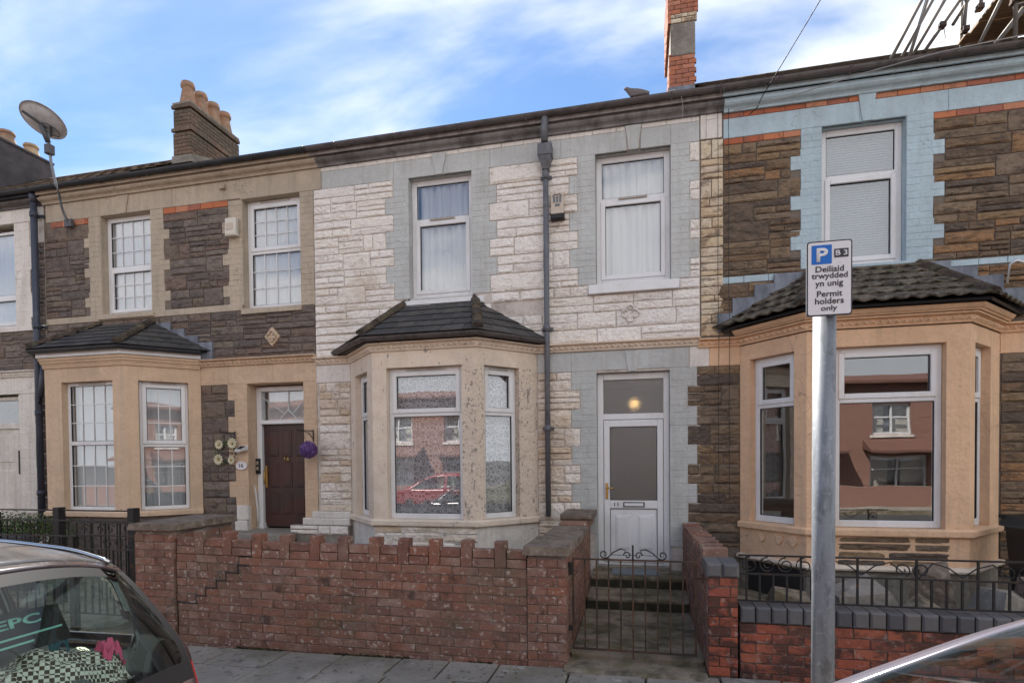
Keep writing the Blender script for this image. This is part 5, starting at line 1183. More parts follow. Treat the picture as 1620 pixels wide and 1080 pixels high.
for (x, z, r) in ((-6.20, 1.985, .078), (-5.97, 2.0, .088), (-6.215, 1.76, .088), (-5.99, 1.75, .066)):
    q = MB()
    for k in range(11):
        t = 2*math.pi*k/11+x; c, s_ = math.cos(t), math.sin(t); w = r*.24
        q.hexa([(x+c*.2*r-s_*w*.4, F-.055, z+s_*.2*r+c*w*.4), (x+c*r*.7-s_*w, F-.068, z+s_*r*.7+c*w), (x+c*r, F-.06, z+s_*r), (x+c*r*.7+s_*w, F-.068, z+s_*r*.7-c*w), (x+c*.2*r+s_*w*.4, F-.055, z+s_*.2*r-c*w*.4)],
               [(x+c*.2*r-s_*w*.4, F-.052, z+s_*.2*r+c*w*.4), (x+c*r*.7-s_*w, F-.065, z+s_*r*.7+c*w), (x+c*r, F-.057, z+s_*r), (x+c*r*.7+s_*w, F-.065, z+s_*r*.7-c*w), (x+c*.2*r+s_*w*.4, F-.052, z+s_*.2*r-c*w*.4)])
    fl = q.build('daisy', M['petal'], WRt)
    q = MB(); q.tube([(x, F-.072, z), (x, F-.052, z)], r*.17, 8); q.build('daisy_centre', M['petal_centre'], fl)
q = MB(); q.tube([(-6.08+.155*math.cos(t), F-.045, 1.87+.15*math.sin(t)) for t in [k*math.pi/12 for k in range(25)]], .006, 5); q.build('wire_ring', M['iron'], WRt)
q = MB()
for k in range(60):
    t = rnd.uniform(0, 6.28); x, z = -6.08+.155*math.cos(t)+rnd.uniform(-.03, .03), 1.87+.15*math.sin(t)+rnd.uniform(-.03, .03); a = rnd.uniform(0, 6.28); s_ = .032
    q.face([q.p(x, F-.05, z), q.p(x+math.cos(a+.5)*s_*.6, F-.062, z+math.sin(a+.5)*s_*.6), q.p(x+math.cos(a)*s_*1.3, F-.055, z+math.sin(a)*s_*1.3), q.p(x+math.cos(a-.5)*s_*.6, F-.062, z+math.sin(a-.5)*s_*.6)])
o = q.build('leaves', M['green_leaf'], WRt); o['kind'] = 'stuff'
text('Welcome', -6.07, F-.062, 1.865, .22, .055, M['iron'], WRt, bold=.01)
NP = empty('number_plaque', (-5.85, F-.02, 1.66), 'pale oval plaque with number 16 on the peach wall left of the door', 'plaque')
q = MB(); q.tube([(-5.85, F-.006, 1.665), (-5.85, F-.022, 1.665)], 1, 24); 
for i, v in enumerate(q.v): v.x = -5.85+(v.x+5.85)*.098; v.z = 1.665+(v.z-1.665)*.062
q.build('plate', M['sign_white'], NP); text('16', -5.85, F-.0235, 1.67, .075, .06, M['iron'], NP, bold=.01)
SLp = empty('solar_lamp', (-5.80, F-.05, 1.9), 'white solar lamp with a black panel above the number plaque', 'lamp')
q = MB(); q.hexa([(-5.89, F-.11, 1.87), (-5.79, F-.11, 1.87), (-5.74, F-.01, 1.90), (-5.88, F-.01, 1.90)], [(-5.88, F-.12, 1.90), (-5.78, F-.12, 1.90), (-5.73, F-.01, 1.965), (-5.87, F-.01, 1.965)]); q.build('housing', M['upvc'], SLp)
q = MB(); q.hexa([(-5.865, F-.105, 1.911), (-5.79, F-.105, 1.911), (-5.755, F-.03, 1.957), (-5.85, F-.03, 1.957)], [(-5.865, F-.105, 1.914), (-5.79, F-.105, 1.914), (-5.755, F-.03, 1.96), (-5.85, F-.03, 1.96)]); q.build('solar_panel', M['board_black'], SLp)
DBl = empty('door_bell', (-5.71, F+.18, 1.66), 'black and silver door bell unit on the white door frame', 'door bell')
q = MB(); q.box(-5.76, -5.68, F+.165, F+.199, 1.54, 1.77, .006); q.build('case', M['car_trim'], DBl)
for z in (1.70, 1.62): q = MB(); q.box(-5.75, -5.695, F+.155, F+.164, z-.025, z+.03, .004); q.build('button', M['chrome'], DBl)
q = MB(); q.tube([(-5.80, F+.10, 1.46), (-5.77, F+.13, 1.44), (-5.735, F+.15, 1.25), (-5.72, F+.16, 1.0), (-5.72, F+.17, .74)], .014, 8); tag(q.build('cable_conduit', M['upvc']), 'curved white cable cover on the door frame under the door bell', 'conduit')
q = MB(); q.box(-6.14, -6.04, F-.03, F, 5.80, 5.87, .006); q.box(-6.09, -6.03, F-.06, F-.031, 5.79, 5.84, .006); tag(q.build('wall_fitting', TP), 'small tan painted fitting on the band above the dark stones', 'fitting')
# pigeon at the gutter
def pigeon(x, y, z):
    me = bpy.data.meshes.new('pigeon'); V = [(-.13, 0, .05), (-.06, 0, .06), (.02, 0, .07), (.07, 0, .11), (.095, 0, .135), (.125, 0, .13), (-.19, 0, .035), (0, .02, .02), (0, .02, -.01), (0, -.02, .02), (0, -.02, -.01)]
    E = [(0, 1), (1, 2), (2, 3), (3, 4), (4, 5), (0, 6), (1, 7), (7, 8), (1, 9), (9, 10)]; me.from_pydata([(-a, b, c) for a, b, c in V], E, []); me.materials.append(M['pigeon'])
    o = bpy.data.objects.new('pigeon', me); link(o, None, (x, y, z)); sk = o.modifiers.new('skin', 'SKIN'); rad = [.035, .055, .055, .03, .027, .006, .02, .008, .006, .008, .006]
    for i, r in enumerate(rad): me.skin_vertices[0].data[i].radius = (r, r)
    me.skin_vertices[0].data[1].use_root = True
    sb = o.modifiers.new('sub', 'SUBSURF'); sb.levels = 1; sb.render_levels = 2
    return tag(o, 'small grey pigeon crouching on the roof edge left of the tall chimney', 'bird')
pigeon(-.062, 7.26, 6.165)
# telephone cables
q = MB(); A0, A1 = Vector((1.40, 7.22, 5.93)), Vector((3.6, 3.0, 9.3))
pts = [A0+(A1-A0)*t+Vector((0, 0, -.55*math.sin(math.pi*t)*.6)) for t in [k/20 for k in range(21)]]; q.tube([(1.28, 7.30, 5.80), (1.36, 7.24, 5.84)]+pts, .0055, 6)
tag(q.build('telephone_cable', M['cable']), 'black telephone cable running up into the sky from the blue cornice', 'cable')
q = MB(); q.tube([(1.10, 7.24, 5.84), (1.6, 7.22, 5.88), (2.4, 7.16, 6.0), (3.2, 7.13, 6.10), (4.3, 7.13, 6.17)], .006, 5); tag(q.build('cornice_cable', M['grey_cable']), 'grey cable looping along the pale blue cornice and gutter', 'cable')
q = MB(); q.tube([(.25, 7.23, 6.15), (.42, 7.2, 6.16), (.50, 7.22, 6.08), (.52, 7.27, 5.96), (.515, 7.3, 5.86)], .006, 5); tag(q.build('roof_cable', M['grey_cable']), 'grey cable dropping over the gutter below the tall chimney', 'cable')
q = MB(); q.tube([(3.93, 7.3, 3.60), (3.94, 7.28, 3.80), (4.0, 7.26, 3.83), (4.06, 7.26, 3.80)], .014, 7); tag(q.build('vent_hook', M['upvc']), 'bent white pipe on the brown stones above the apricot bay roof', 'pipe')

# ================================================================== GARDENS
YW = 4.62
# centre garden wall
GWt = empty('garden_wall', (-2.6, YW, 0), 'low weathered red brick wall with upright brick merlons and a stepped crack', 'wall')
def wz(x): return -.008*(x+.93)          # wall courses drift down to the right
bed = MB(); bed.hexa([(-4.40, YW+.008, -.2), (-.93, YW+.008, -.2), (-.93, YW+.095, -.2), (-4.40, YW+.095, -.2)], [(-4.40, YW+.008, .80+wz(-4.4)), (-.93, YW+.008, .80), (-.93, YW+.095, .80), (-4.40, YW+.095, .80+wz(-4.4))]); bed.build('mortar_bed', M['brick_mortar'], GWt)
cz = .0775; GB = M['garden_brick']
crack = {9: -3.72, 8: -3.85, 7: -3.96, 6: -4.08, 5: -4.19}
for k in range(-1, 11):
    z0 = k*cz-.052; x = -4.40-(.118 if k % 2 else 0)-rnd.uniform(0, .02)
    while x < -.935:
        a, b = max(x, -4.40), min(x+.235, -.932)
        if b-a > .03:
            c = (a+b)/2; dx_ = dz_ = 0
            if k in crack and c < crack[k]: dx_, dz_ = -.010, .010
            if k > 9 and c < -3.70: dx_, dz_ = -.010, .010
            piece('brick', c+dx_, YW+rnd.uniform(-.003, .003), z0+cz/2+wz(c)+dz_, b-a-.007, cz-.007, .10, GB, GWt, tilt=.008)
        x += .235
mx_ = [-4.31, -3.99, -3.672, -3.368, -3.066, -2.768, -2.472, -2.18, -1.898, -1.609, -1.313]
mx_ = [-4.478, -4.139, -3.83, -3.516, -3.223, -2.911, -2.626, -2.318, -2.042, -1.754, -1.463, -1.163]
zt0 = 11*cz-.052-.0
ck = MB(); prev = -3.60
for k in range(9, 4, -1):
    zj = (k+1)*cz-.052+wz(-4)+.003; ck.box(crack[k]-.004, prev, YW-.0045, YW+.03, zj-.006, zj+.007); ck.box(crack[k]-.007, crack[k]+.005, YW-.0045, YW+.03, zj-cz, zj); prev = crack[k]
ck.box(-4.39, prev, YW-.0045, YW+.03, 5*cz-.052+wz(-4)-.003, 5*cz-.052+wz(-4)+.008)
ck.build('crack_shade_strips', M['seal_shade'], GWt)  # black strips proud of the bricks, standing in for the deep gap's shade
for i, x in enumerate(mx_):
    sh = (-.01, .01) if x < -3.7 else (0, 0)
    if x > -4.40: piece('brick', x+sh[0], YW-.003, zt0+.112+wz(x)+sh[1], .098, .224, .104, GB, GWt, tilt=rnd.uniform(-.02, .02), name='merlon_brick')
    a = max(x+.052, -4.395); b = (mx_[i+1]-.052) if i+1 < len(mx_) else -.935
    for r in range(2):
        zc = zt0+cz*(r+.5)+wz((a+b)/2)
        piece('brick', (a+b)/2+sh[0], YW+rnd.uniform(-.002, .003)+(.006 if r else 0), zc+sh[1], b-a-.006, cz-.006, .095, GB, GWt, tilt=.008)
def weeds(x0, x1, y, n, label):
    q = MB()
    for i in range(n):
        x = rnd.uniform(x0, x1); 
        if mnoise.noise(Vector((x*2.1, 3, y))) < -.05: continue
        yy = y-abs(rnd.gauss(0, .014)); h = rnd.uniform(.006, .035); a = rnd.uniform(0, 6.28); w = rnd.uniform(.003, .008); z = gz(x)-.012
        dx_, dy_ = math.cos(a)*h*.6, -abs(math.sin(a))*h*.6
        q.face([q.p(x-w, yy, z), q.p(x+w, yy, z), q.p(x+w*.6+dx_*.6, yy+dy_*.5, z+h*.7), q.p(x+dx_, yy+dy_, z+h)])
    return tag(q.build('weeds', M['joint_moss']), label, 'weeds', kind='stuff')
weeds(-4.9, -.6, YW-.012, 2600, 'dark moss and small weeds along the foot of the low brick wall')
def litter(n):
    q = MB()
    for i in range(n):
        x = rnd.uniform(-4.2, .6); y = rnd.uniform(4.1, 4.58); r_ = rnd.uniform(.004, .016); z = gz(x)+.003; a = rnd.uniform(0, 6)
        q.face([q.p(x+r_*math.cos(a+k*1.05)*rnd.uniform(.6, 1.1), y+r_*math.sin(a+k*1.05)*rnd.uniform(.6, 1.1), z+rnd.uniform(0, .003)) for k in range(6)])
    return tag(q.build('litter_specks', M['coping']), 'pale scraps and leaf litter scattered on the pavement', 'litter', kind='stuff')
litter(160)
# brick piers as walls with real bricks on front and path faces
def brick_mass(root, x0, x1, y0, y1, z0, z1, mat, faces='fr', bed='brick_mortar', ch=.0775, bw=.2, fz=None):
    q = MB(); q.box(x0+.008, x1-.008, y0+.008, y1-.008, z0-.15, z1-.004); q.build('mortar_bed', M[bed], root)
    if 'f' in faces: bricks_face(root, (x0, y0), (x1, y0), z0, z1, mat, ch, bw, depth=.05)
    if 'r' in faces: bricks_face(root, (x1, y0+.052), (x1, y1), z0, z1, mat, ch, .225, depth=.05)
    if 'l' in faces: bricks_face(root, (x0, y1), (x0, y0+.052), z0, z1, mat, ch, .225, depth=.05)
PW = empty('garden_wall', (-.76, YW, 0), 'red brick gate pier with stone coping running back beside the white door steps', 'wall')
brick_mass(PW, -.93, -.60, YW-.02, 5.15, -.03, .925, GB, 'fr', bw=.17)
brick_mass(PW, -.90, -.61, 5.16, 7.0, -.02, .90, GB, 'r')
q = MB(); q.hexa([(-.96, YW-.05, .928), (-.58, YW-.05, .928), (-.565, 5.2, .928), (-.96, 5.2, .928)], [(-.955, YW-.045, 1.0), (-.60, YW-.045, 1.0), (-.58, 5.2, 1.0), (-.95, 5.2, 1.0)]); q.build('coping_stone', M['coping'], PW)
q = MB(); q.box(-.94, -.575, 5.205, 6.3, .905, .975, .015); q.build('coping_stone', M['coping'], PW)
q = MB(); q.box(-.90, -.60, 6.31, 7.38, .90, 1.0, .01); q.build('coping_stone', M['garden_brick'], PW)
q = MB(); q.box(-.93, -.555, 6.6, 7.34, 1.0, 1.07, .02); q.build('coping_stone', M['coping'], PW)
# right path wall with stepped merlons and blue brick pier
RW_ = empty('garden_wall', (.62, YW, 0), 'brick wall with toothed top right of the steps ending in a blue brick cap', 'wall')
brick_mass(RW_, .505, .70, YW+.0, 7.33, .02, .86, GB, 'l', bw=.2)
for i in range(9):
    y = 4.95+i*.27; q = MB(); q.box(.50, .70, y, y+.11, .862, .965-.008*i, .006); q.build('merlon_brick', M['garden_brick'], RW_)
    q = MB(); q.box(.505, .695, y+.115, y+.265, .862, .905, .004); q.build('brick', M['garden_brick'], RW_)
bricks_face(RW_, (.505, YW-.012), (.727, YW-.012), .02, .785, M['bright_brick'], .0775, .165)
q = MB(); q.box(.51, .722, YW+.002, YW+.2, -.1, .785); q.build('mortar_bed', M['brick_mortar'], RW_)
for x0, x1 in ((.497, .608), (.612, .735)): q = MB(); q.box(x0, x1, YW-.02, YW+.30, .79, .90, .018); q.build('cap_brick', M['blue_brick'], RW_)
# blue house front wall: red brick, blue brick coping, railing
BW = empty('garden_wall', (1.9, YW, 0), 'bright red brick front wall with dark blue header coping under the railings', 'wall')
bx0, bx1 = .742, 3.4
q = MB(); q.box(bx0, bx1, YW+.008, YW+.215, -.15, .44); q.build('mortar_bed', M['brick_mortar'], BW)
bricks_face(BW, (bx0, YW), (bx1, YW), -.02, .445, M['bright_brick'], .0775, .225)
x = bx0
while x < bx1:
    q = MB(); q.box(x+.003, x+.107, YW-.015, YW+.21, .448, .572, .014); q.build('coping_brick', M['blue_brick'], BW); x += .112
RL = empty('railing', (2.0, YW+.09, .57), 'black iron railing with scrolls on the blue brick coping', 'railing')
yr = YW+.09
for z in (.60, .81, .955): q = MB(); q.box(bx0, bx1, yr-.012, yr+.012, z-.006, z+.006); q.build('rail', M['iron'], RL)
x = bx0+.06; i = 0
while x < bx1:
    q = MB(); q.box(x-.007, x+.007, yr-.007, yr+.007, .60, .81 if i % 4 else .955); q.build('bar', M['iron'], RL); x += .098; i += 1
x = bx0+.02
while x < bx1-.2:
    q = MB()
    if x < 1.25:
        q.tube(spiral((x+.065, .882), .062, .018, math.pi*.5, math.pi*3.7, 22, y=yr), .0055, 5); q.build('scroll', M['iron'], RL); x += .13
    else:
        q.tube(spiral((x+.07, .872), .018, .058, -math.pi*1.2, math.pi*1.4, 20, y=yr)+[(x+.14, yr, .93), (x+.24, yr, .90), (x+.33, yr, .83)], .0055, 5)
        q.tube([(x+.33, yr, .83), (x+.42, yr, .90), (x+.52, yr, .93)]+spiral((x+.60, .872), .058, .018, math.pi*1.6-math.pi*2+math.pi*2, math.pi*1.6+math.pi*2.6, 20, y=yr)[1:], .0055, 5)
        q.build('scroll', M['iron'], RL); x += .66
# gate
GT = empty('garden_gate', (-.07, 4.72, .1), 'rusty wrought iron gate with scrolls closing the steps to the white door', 'gate')
gy = 4.73
q = MB(); q.box(-.565, .43, gy-.012, gy+.012, .878, .89); q.build('top_rail', M['rusty_iron'], GT)
q = MB(); q.box(-.565, .43, gy-.012, gy+.012, .125, .137); q.build('bottom_rail', M['rusty_iron'], GT)
for i in range(11):
    x = -.56+i*.0985; q = MB(); top = .878 if i != 5 else 1.0; r = .008 if i in (0, 10) else .006
    q.box(x-r, x+r, gy-r, gy+r, .137 if i not in (5,) else .07, top); q.build('bar', M['rusty_iron'], GT)
q = MB(); q.box(-.075, -.06, gy-.012, gy-.007, .88, 1.01); q.build('finial', M['iron'], GT)
for s_ in (-1, 1):
    q = MB(); c = -.067
    q.tube([(c+s_*(px), gy, pz) for px, pz in [(.045+.032*math.cos(t)*(1-t/9), .922+.032*math.sin(t)*(1-t/9)) for t in [k*.45 for k in range(15)][::-1]]]+[(c+s_*.06, gy, .965), (c+s_*.10, gy, .975), (c+s_*.16, gy, .945), (c+s_*.20, gy, .905), (c+s_*.235, gy, .893)], .0055, 5)
    q.tube([(c+s_*.19, gy, .892), (c+s_*.235, gy, .895)]+[(c+s_*(.235+.034*math.sin(t)*(1-t/10)), gy, .929-.034*math.cos(t)*(1-t/10)) for t in [k*.45 for k in range(14)]], .0055, 5)
    q.build('scroll', M['iron'], GT)
for z in (.80, .30): q = MB(); q.box(-.60, -.56, gy-.02, gy+.02, z-.05, z+.05, .005) if z > .5 else q.box(-.60, -.56, gy-.015, gy+.015, z-.02, z+.02, .004); q.build('hinge', M['iron'], GT)
q = MB(); q.box(.40, .505, gy-.01, gy+.01, .745, .757); q.box(.47, .485, gy-.012, gy+.012, .72, .79); q.build('latch', M['rusty_iron'], GT)
# path and steps
PA = tag(MB().build('garden_path', M['concrete']) if False else empty('garden_path', (0, 5.5, 0), None, None), kind='structure')
def slab(name, x0, x1, y0, y1, z0, z1, mat='concrete', ch=.012, parent=PA):
    q = MB(); q.box(x0, x1, y0, y1, z0, z1, ch); return q.build(name, M[mat], parent)
slab('step', -.60, .505, 6.90, 7.42, -.1, .30); slab('step', -.60, .505, 6.35, 6.898, -.1, .17)
slab('step', -.60, .505, 7.421, F+.10+.0, -.1, .325, 'cement') if False else None
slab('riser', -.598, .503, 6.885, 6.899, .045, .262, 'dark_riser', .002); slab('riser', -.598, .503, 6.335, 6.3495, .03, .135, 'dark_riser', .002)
slab('path_slab', -.60, .505, 5.70, 6.348, -.1, .045); slab('path_slab', -.60, .505, 5.0, 5.696, -.1, .038); slab('threshold_stone', -.60, .505, 4.80, 4.996, -.1, .075, 'concrete', .02); slab('entry_slab', -.62, .50, 4.50, 4.798, -.1, .03, 'concrete', .02)
q = MB(); q.box(-.36, .22, 7.0, 7.36, .301, .312); tag(q.build('door_mat', M['seat']), 'dark rubber door mat on the top step below the white door', 'mat')
q = MB(); q.box(-.36-.2, .36, F-.0, F+.101, .2, .331); q.build('door_sill', M['cement'], H)
forecourt('forecourt', -4.38, -.95, 4.73, F-.02, .10, M['concrete']); forecourt('forecourt', .71, 5.6, 4.85, F-.02, .12, M['concrete']); forecourt('forecourt', -14, -4.9, 4.63, F-.02, .02, M['concrete'])
# debris in the blue house garden
for i, (x, y, w, d, h, a, mt) in enumerate(((2.02, 5.75, .62, .45, .42, .2, 'cement'), (2.62, 5.95, .40, .34, .56, -.3, 'coping'), (3.05, 5.7, .58, .4, .40, .4, 'cement'), (2.35, 5.35, .36, .3, .38, .7, 'concrete'), (3.5, 5.9, .5, .4, .48, -.1, 'coping'), (1.35, 5.9, .5, .3, .30, .1, 'concrete'))):
    q = MB(Matrix.Translation((x, y, .12)) @ Matrix.Rotation(a, 4, 'Z') @ Matrix.Rotation(.25*((i % 3)-1), 4, 'Y')); q.hexa([(-w/2, -d/2, 0), (w/2, -d/2*.8, 0), (w/2*.9, d/2, 0), (-w/2*.85, d/2, 0)], [(-w/2*.8, -d/2*.7, h), (w/2*.7, -d/2*.6, h*.8), (w/2*.65, d/2*.7, h*1.1), (-w/2*.6, d/2*.8, h)])
    tag(q.build('rubble_block', M[mt]), ['broad grey rubble block behind the railing nearest the sign pole', 'upright brown rubble block behind the railing', 'grey rubble slab under the apricot bay window', 'small mossy rubble piece close behind the railing', 'brown rubble block at the right end under the bay', 'flat mossy slab at the foot of the apricot bay'][i], 'rubble')
WB = empty('wheelie_bin', (3.72, 6.6, .12), 'black wheeled bin with a yellow sticker at the right edge of the picture', 'bin')
q = MB(); q.hexa([(3.74, 6.4, .12), (4.11, 6.4, .12), (4.11, 6.8, .12), (3.74, 6.8, .12)], [(3.69, 6.36, .98), (4.16, 6.36, .98), (4.16, 6.86, .98), (3.69, 6.86, .98)]); q.build('body', M['car_trim'], WB)
q = MB(); q.hexa([(3.65, 6.30, .985), (4.20, 6.30, .985), (4.20, 6.9, .985), (3.65, 6.9, .985)], [(3.69, 6.34, 1.05), (4.16, 6.34, 1.05), (4.16, 6.88, 1.10), (3.69, 6.88, 1.10)]); q.tube([(3.66, 6.9, 1.08), (4.19, 6.9, 1.08)], .02, 8); q.build('lid', M['car_trim'], WB)
q = MB(); q.box(3.78, 3.88, 6.352, 6.358, .88, .96); q.build('sticker', M['petal_centre'], WB)
for x in (3.76, 4.09): q = MB(Matrix.Translation((x, 6.84, .22)) @ Matrix.Rotation(math.pi/2, 4, 'Y')); q.lathe(0, 0, [(.09, -.02), (.10, -.01), (.10, .01), (.09, .02)], 14); q.build('wheel', M['rubber'], WB)
# yellow house pier, side wall, gate, railings
LP_ = empty('garden_wall', (-4.64, YW, 0), 'red brick pier and side wall with a stone slab coping next to the iron gate', 'wall')
brick_mass(LP_, -4.88, -4.42, YW-.02, 5.42, -.06, 1.06, GB, 'fr', bw=.235)
q = MB(); q.hexa([(-4.92, YW-.06, 1.065), (-4.38, YW-.06, 1.065), (-4.385, 5.46, 1.065), (-4.92, 5.46, 1.065)], [(-4.91, YW-.05, 1.125), (-4.39, YW-.05, 1.125), (-4.395, 5.45, 1.135), (-4.91, 5.45, 1.135)]); q.build('coping_stone', M['coping'], LP_)
LG = empty('garden_gate', (-5.25, 4.6, 0), 'black iron gate with curled scrolls beside the brick pier', 'gate')
gy = 4.62
for z in (1.125, .995, .855, .2): q = MB(); q.box(-5.62, -4.89, gy-.01, gy+.01, z-.007, z+.007); q.build('rail', M['iron'], LG)
for i in range(9): x = -5.61+i*.09; q = MB(); q.box(x-.007, x+.007, gy-.007, gy+.007, .2, .855 if i % 2 else 1.12); q.build('bar', M['iron'], LG)
for x, z in ((-5.5, 1.06), (-5.30, 1.06), (-5.18, 1.06), (-4.98, 1.06)): q = MB(); q.tube(spiral((x, z), .052, .014, .5, 6.9, 18, y=gy), .006, 5); q.build('scroll', M['iron'], LG)
for x, z in ((-5.45, .925), (-5.22, .925), (-5.07, .925), (-4.95, .925)): q = MB(); q.tube(spiral((x, z), .055, .014, 2.5, 9.2, 18, y=gy), .006, 5); q.build('scroll', M['iron'], LG)
FR = empty('railing', (-7, 4.6, 0), 'black iron railing with thin top rail left of the scroll gate', 'railing')
for z in (1.14, .98, .2): q = MB(); q.box(-9.4, -5.66, gy-.01, gy+.01, z-.007, z+.007); q.build('rail', M['iron'], FR)
q = MB(); q.box(-5.68, -5.62, gy-.03, gy+.03, -.05, .98); q.build('post', M['iron'], FR)
for i in range(30): x = -5.80-i*.12; q = MB(); q.box(x-.006, x+.006, gy-.006, gy+.006, .2, .98); q.build('bar', M['iron'], FR)
for i in range(8): x = -5.9-i*.4; q = MB(); q.tube(spiral((x, .88), .075, .015, .5, 7, 18, y=gy), .006, 5); q.tube(spiral((x-.17, .88), .075, .015, 2.6, -3.9, 18, y=gy), .006, 5); q.build('scroll', M['iron'], FR)
BRl = empty('handrail', (-7, 5.6, 0), 'black handrail on square posts in front of the peach bay', 'railing')
for x in (-7.95, -6.93, -5.83): q = MB(); q.box(x-.045, x+.045, 5.45, 5.54, 0, 1.19 if x > -7.5 else 1.12, .004); q.build('post', M['iron'], BRl)
for z in (1.155, 1.03): q = MB(); q.box(-8.6, -5.80, 5.485, 5.505, z-.008, z+.008); q.build('rail', M['iron'], BRl)
for i in range(22): x = -5.95-i*.12; q = MB(); q.box(x-.005, x+.005, 5.49, 5.50, .1, 1.03); q.build('bar', M['iron'], BRl)
# low wall + shrub at the far left
q = MB(); q.box(-9.7, -8.0, 5.9, 6.05, 0, .75, .01); tag(q.build('garden_wall', M['dark_brick_mass']), 'low dark wall below the green shrub at the far left', 'wall')
SH = empty('shrub', (-8.6, 6.3, 0), 'green leafy shrub at the left edge below the white house', 'shrub')
q = MB()
for i in range(9): a = rnd.uniform(0, 6.28); q.tube([(-8.6, 6.35, 0), (-8.6+.3*math.cos(a), 6.35+.15*math.sin(a), .5), (-8.6+.55*math.cos(a), 6.35+.22*math.sin(a), .9)], .014, 5, r2=.005)
q.build('stem', M['bark'], SH)
q = MB()
for i in range(5200):
    cx_, cy_, cz_ = -8.75+rnd.gauss(0, .42), 6.35+rnd.gauss(0, .16), .78+rnd.gauss(0, .10)
    if rnd.random() < .2: cz_ += rnd.uniform(0, .1)
    cz_ = min(cz_, 1.0+.05*math.sin(cx_*9)+rnd.uniform(-.05, .05))
    a = rnd.uniform(0, 6.28); e = rnd.uniform(-.9, .9); d = Vector((math.cos(a)*math.cos(e), math.sin(a)*math.cos(e), math.sin(e))); b = d.orthogonal().normalized(); s_ = rnd.uniform(.02, .035); p = Vector((cx_, cy_, cz_))
    q.face([q.p(*p), q.p(*(p+d*s_*.5+b*s_*.35)), q.p(*(p+d*s_)), q.p(*(p+d*s_*.5-b*s_*.35))])
o = q.build('foliage', M['green_leaf'], SH); o['kind'] = 'stuff'

# ================================================================== SIGN
SG = empty('parking_sign', (.862, 3.0, 0), 'permit holders parking sign on a galvanised steel pole', 'sign')
q = MB(); q.tube([(.857, 3.0, -.2), (.864, 3.0, 2.62)], .0505, 28); q.build('pole', M['galv'], SG)
q = MB(); q.tube([(.864, 3.0, 2.62), (.864, 3.0, 2.635)], .054, 28); q.build('pole_cap', M['car_trim'], SG)
for z in (2.47, 2.64): q = MB(); q.box(.80, .93, 2.944, 2.965, z-.012, z+.012); q.build('clip', M['galv'], SG)
def rrect(x0, x1, z0, z1, r, y, n=5):
    pts = []
    for cx_, cz_, t0 in ((x1-r, z0+r, -math.pi/2), (x1-r, z1-r, 0), (x0+r, z1-r, math.pi/2), (x0+r, z0+r, math.pi)):
        for k in range(n+1): t = t0+math.pi/2*k/n; pts.append((cx_+r*math.cos(t), y, cz_+r*math.sin(t)))
    return pts
sx0, sx1, sz0, sz1 = .7665, .9615, 2.379, 2.728
def plate(nm, x0, x1, z0, z1, r, y0, y1, mat): q = MB(); q.hexa(rrect(x0, x1, z0, z1, r, y1), rrect(x0, x1, z0, z1, r, y0)); return q.build(nm, M[mat], SG)
plate('plate_back', sx0, sx1, sz0, sz1, .014, 2.9320, 2.940, 'galv'); plate('plate_border', sx0+.0004, sx1-.0004, sz0+.0004, sz1-.0004, .013, 2.9305, 2.9318, 'sign_black'); plate('plate_face', sx0+.0062, sx1-.0062, sz0+.0062, sz1-.0062, .010, 2.929, 2.9304, 'sign_white')
u = (sx1-sx0)/440
def SX(v): return sx0+(v-150)*u
def SZ(v): return sz1-(v-105)*u*1.08
# the sign was photographed slightly from below right; sizes taken square on
plate('parking_square', SX(197), SX(392), SZ(335)+.002, SZ(146), .003, 2.9275, 2.9288, 'sign_blue'); plate('zone_box', SX(415), SX(552), SZ(275), SZ(192), .002, 2.9275, 2.9288, 'sign_black')
text('P', SX(300), 2.9265, SZ(242), 112*u, 135*u*1.08, M['sign_white'], SG, 'parking_letter', bold=.03)
text('B 3', SX(484), 2.9265, SZ(233), 112*u, 52*u*1.08, M['sign_white'], SG, 'zone_code', bold=.02)
for s_, xc_, w_, zc_, h_ in (('Deiliaid', 372, 272, 380, 58), ('trwydded', 371, 346, 452, 74), ('yn unig', 367, 268, 528, 72), ('Permit', 372, 244, 620, 58), ('holders', 370, 276, 690, 58), ('only', 367, 156, 767, 66)):
    text(s_, SX(xc_), 2.9275, SZ(zc_), w_*u, h_*u*1.08, M['sign_black'], SG, bold=.012)

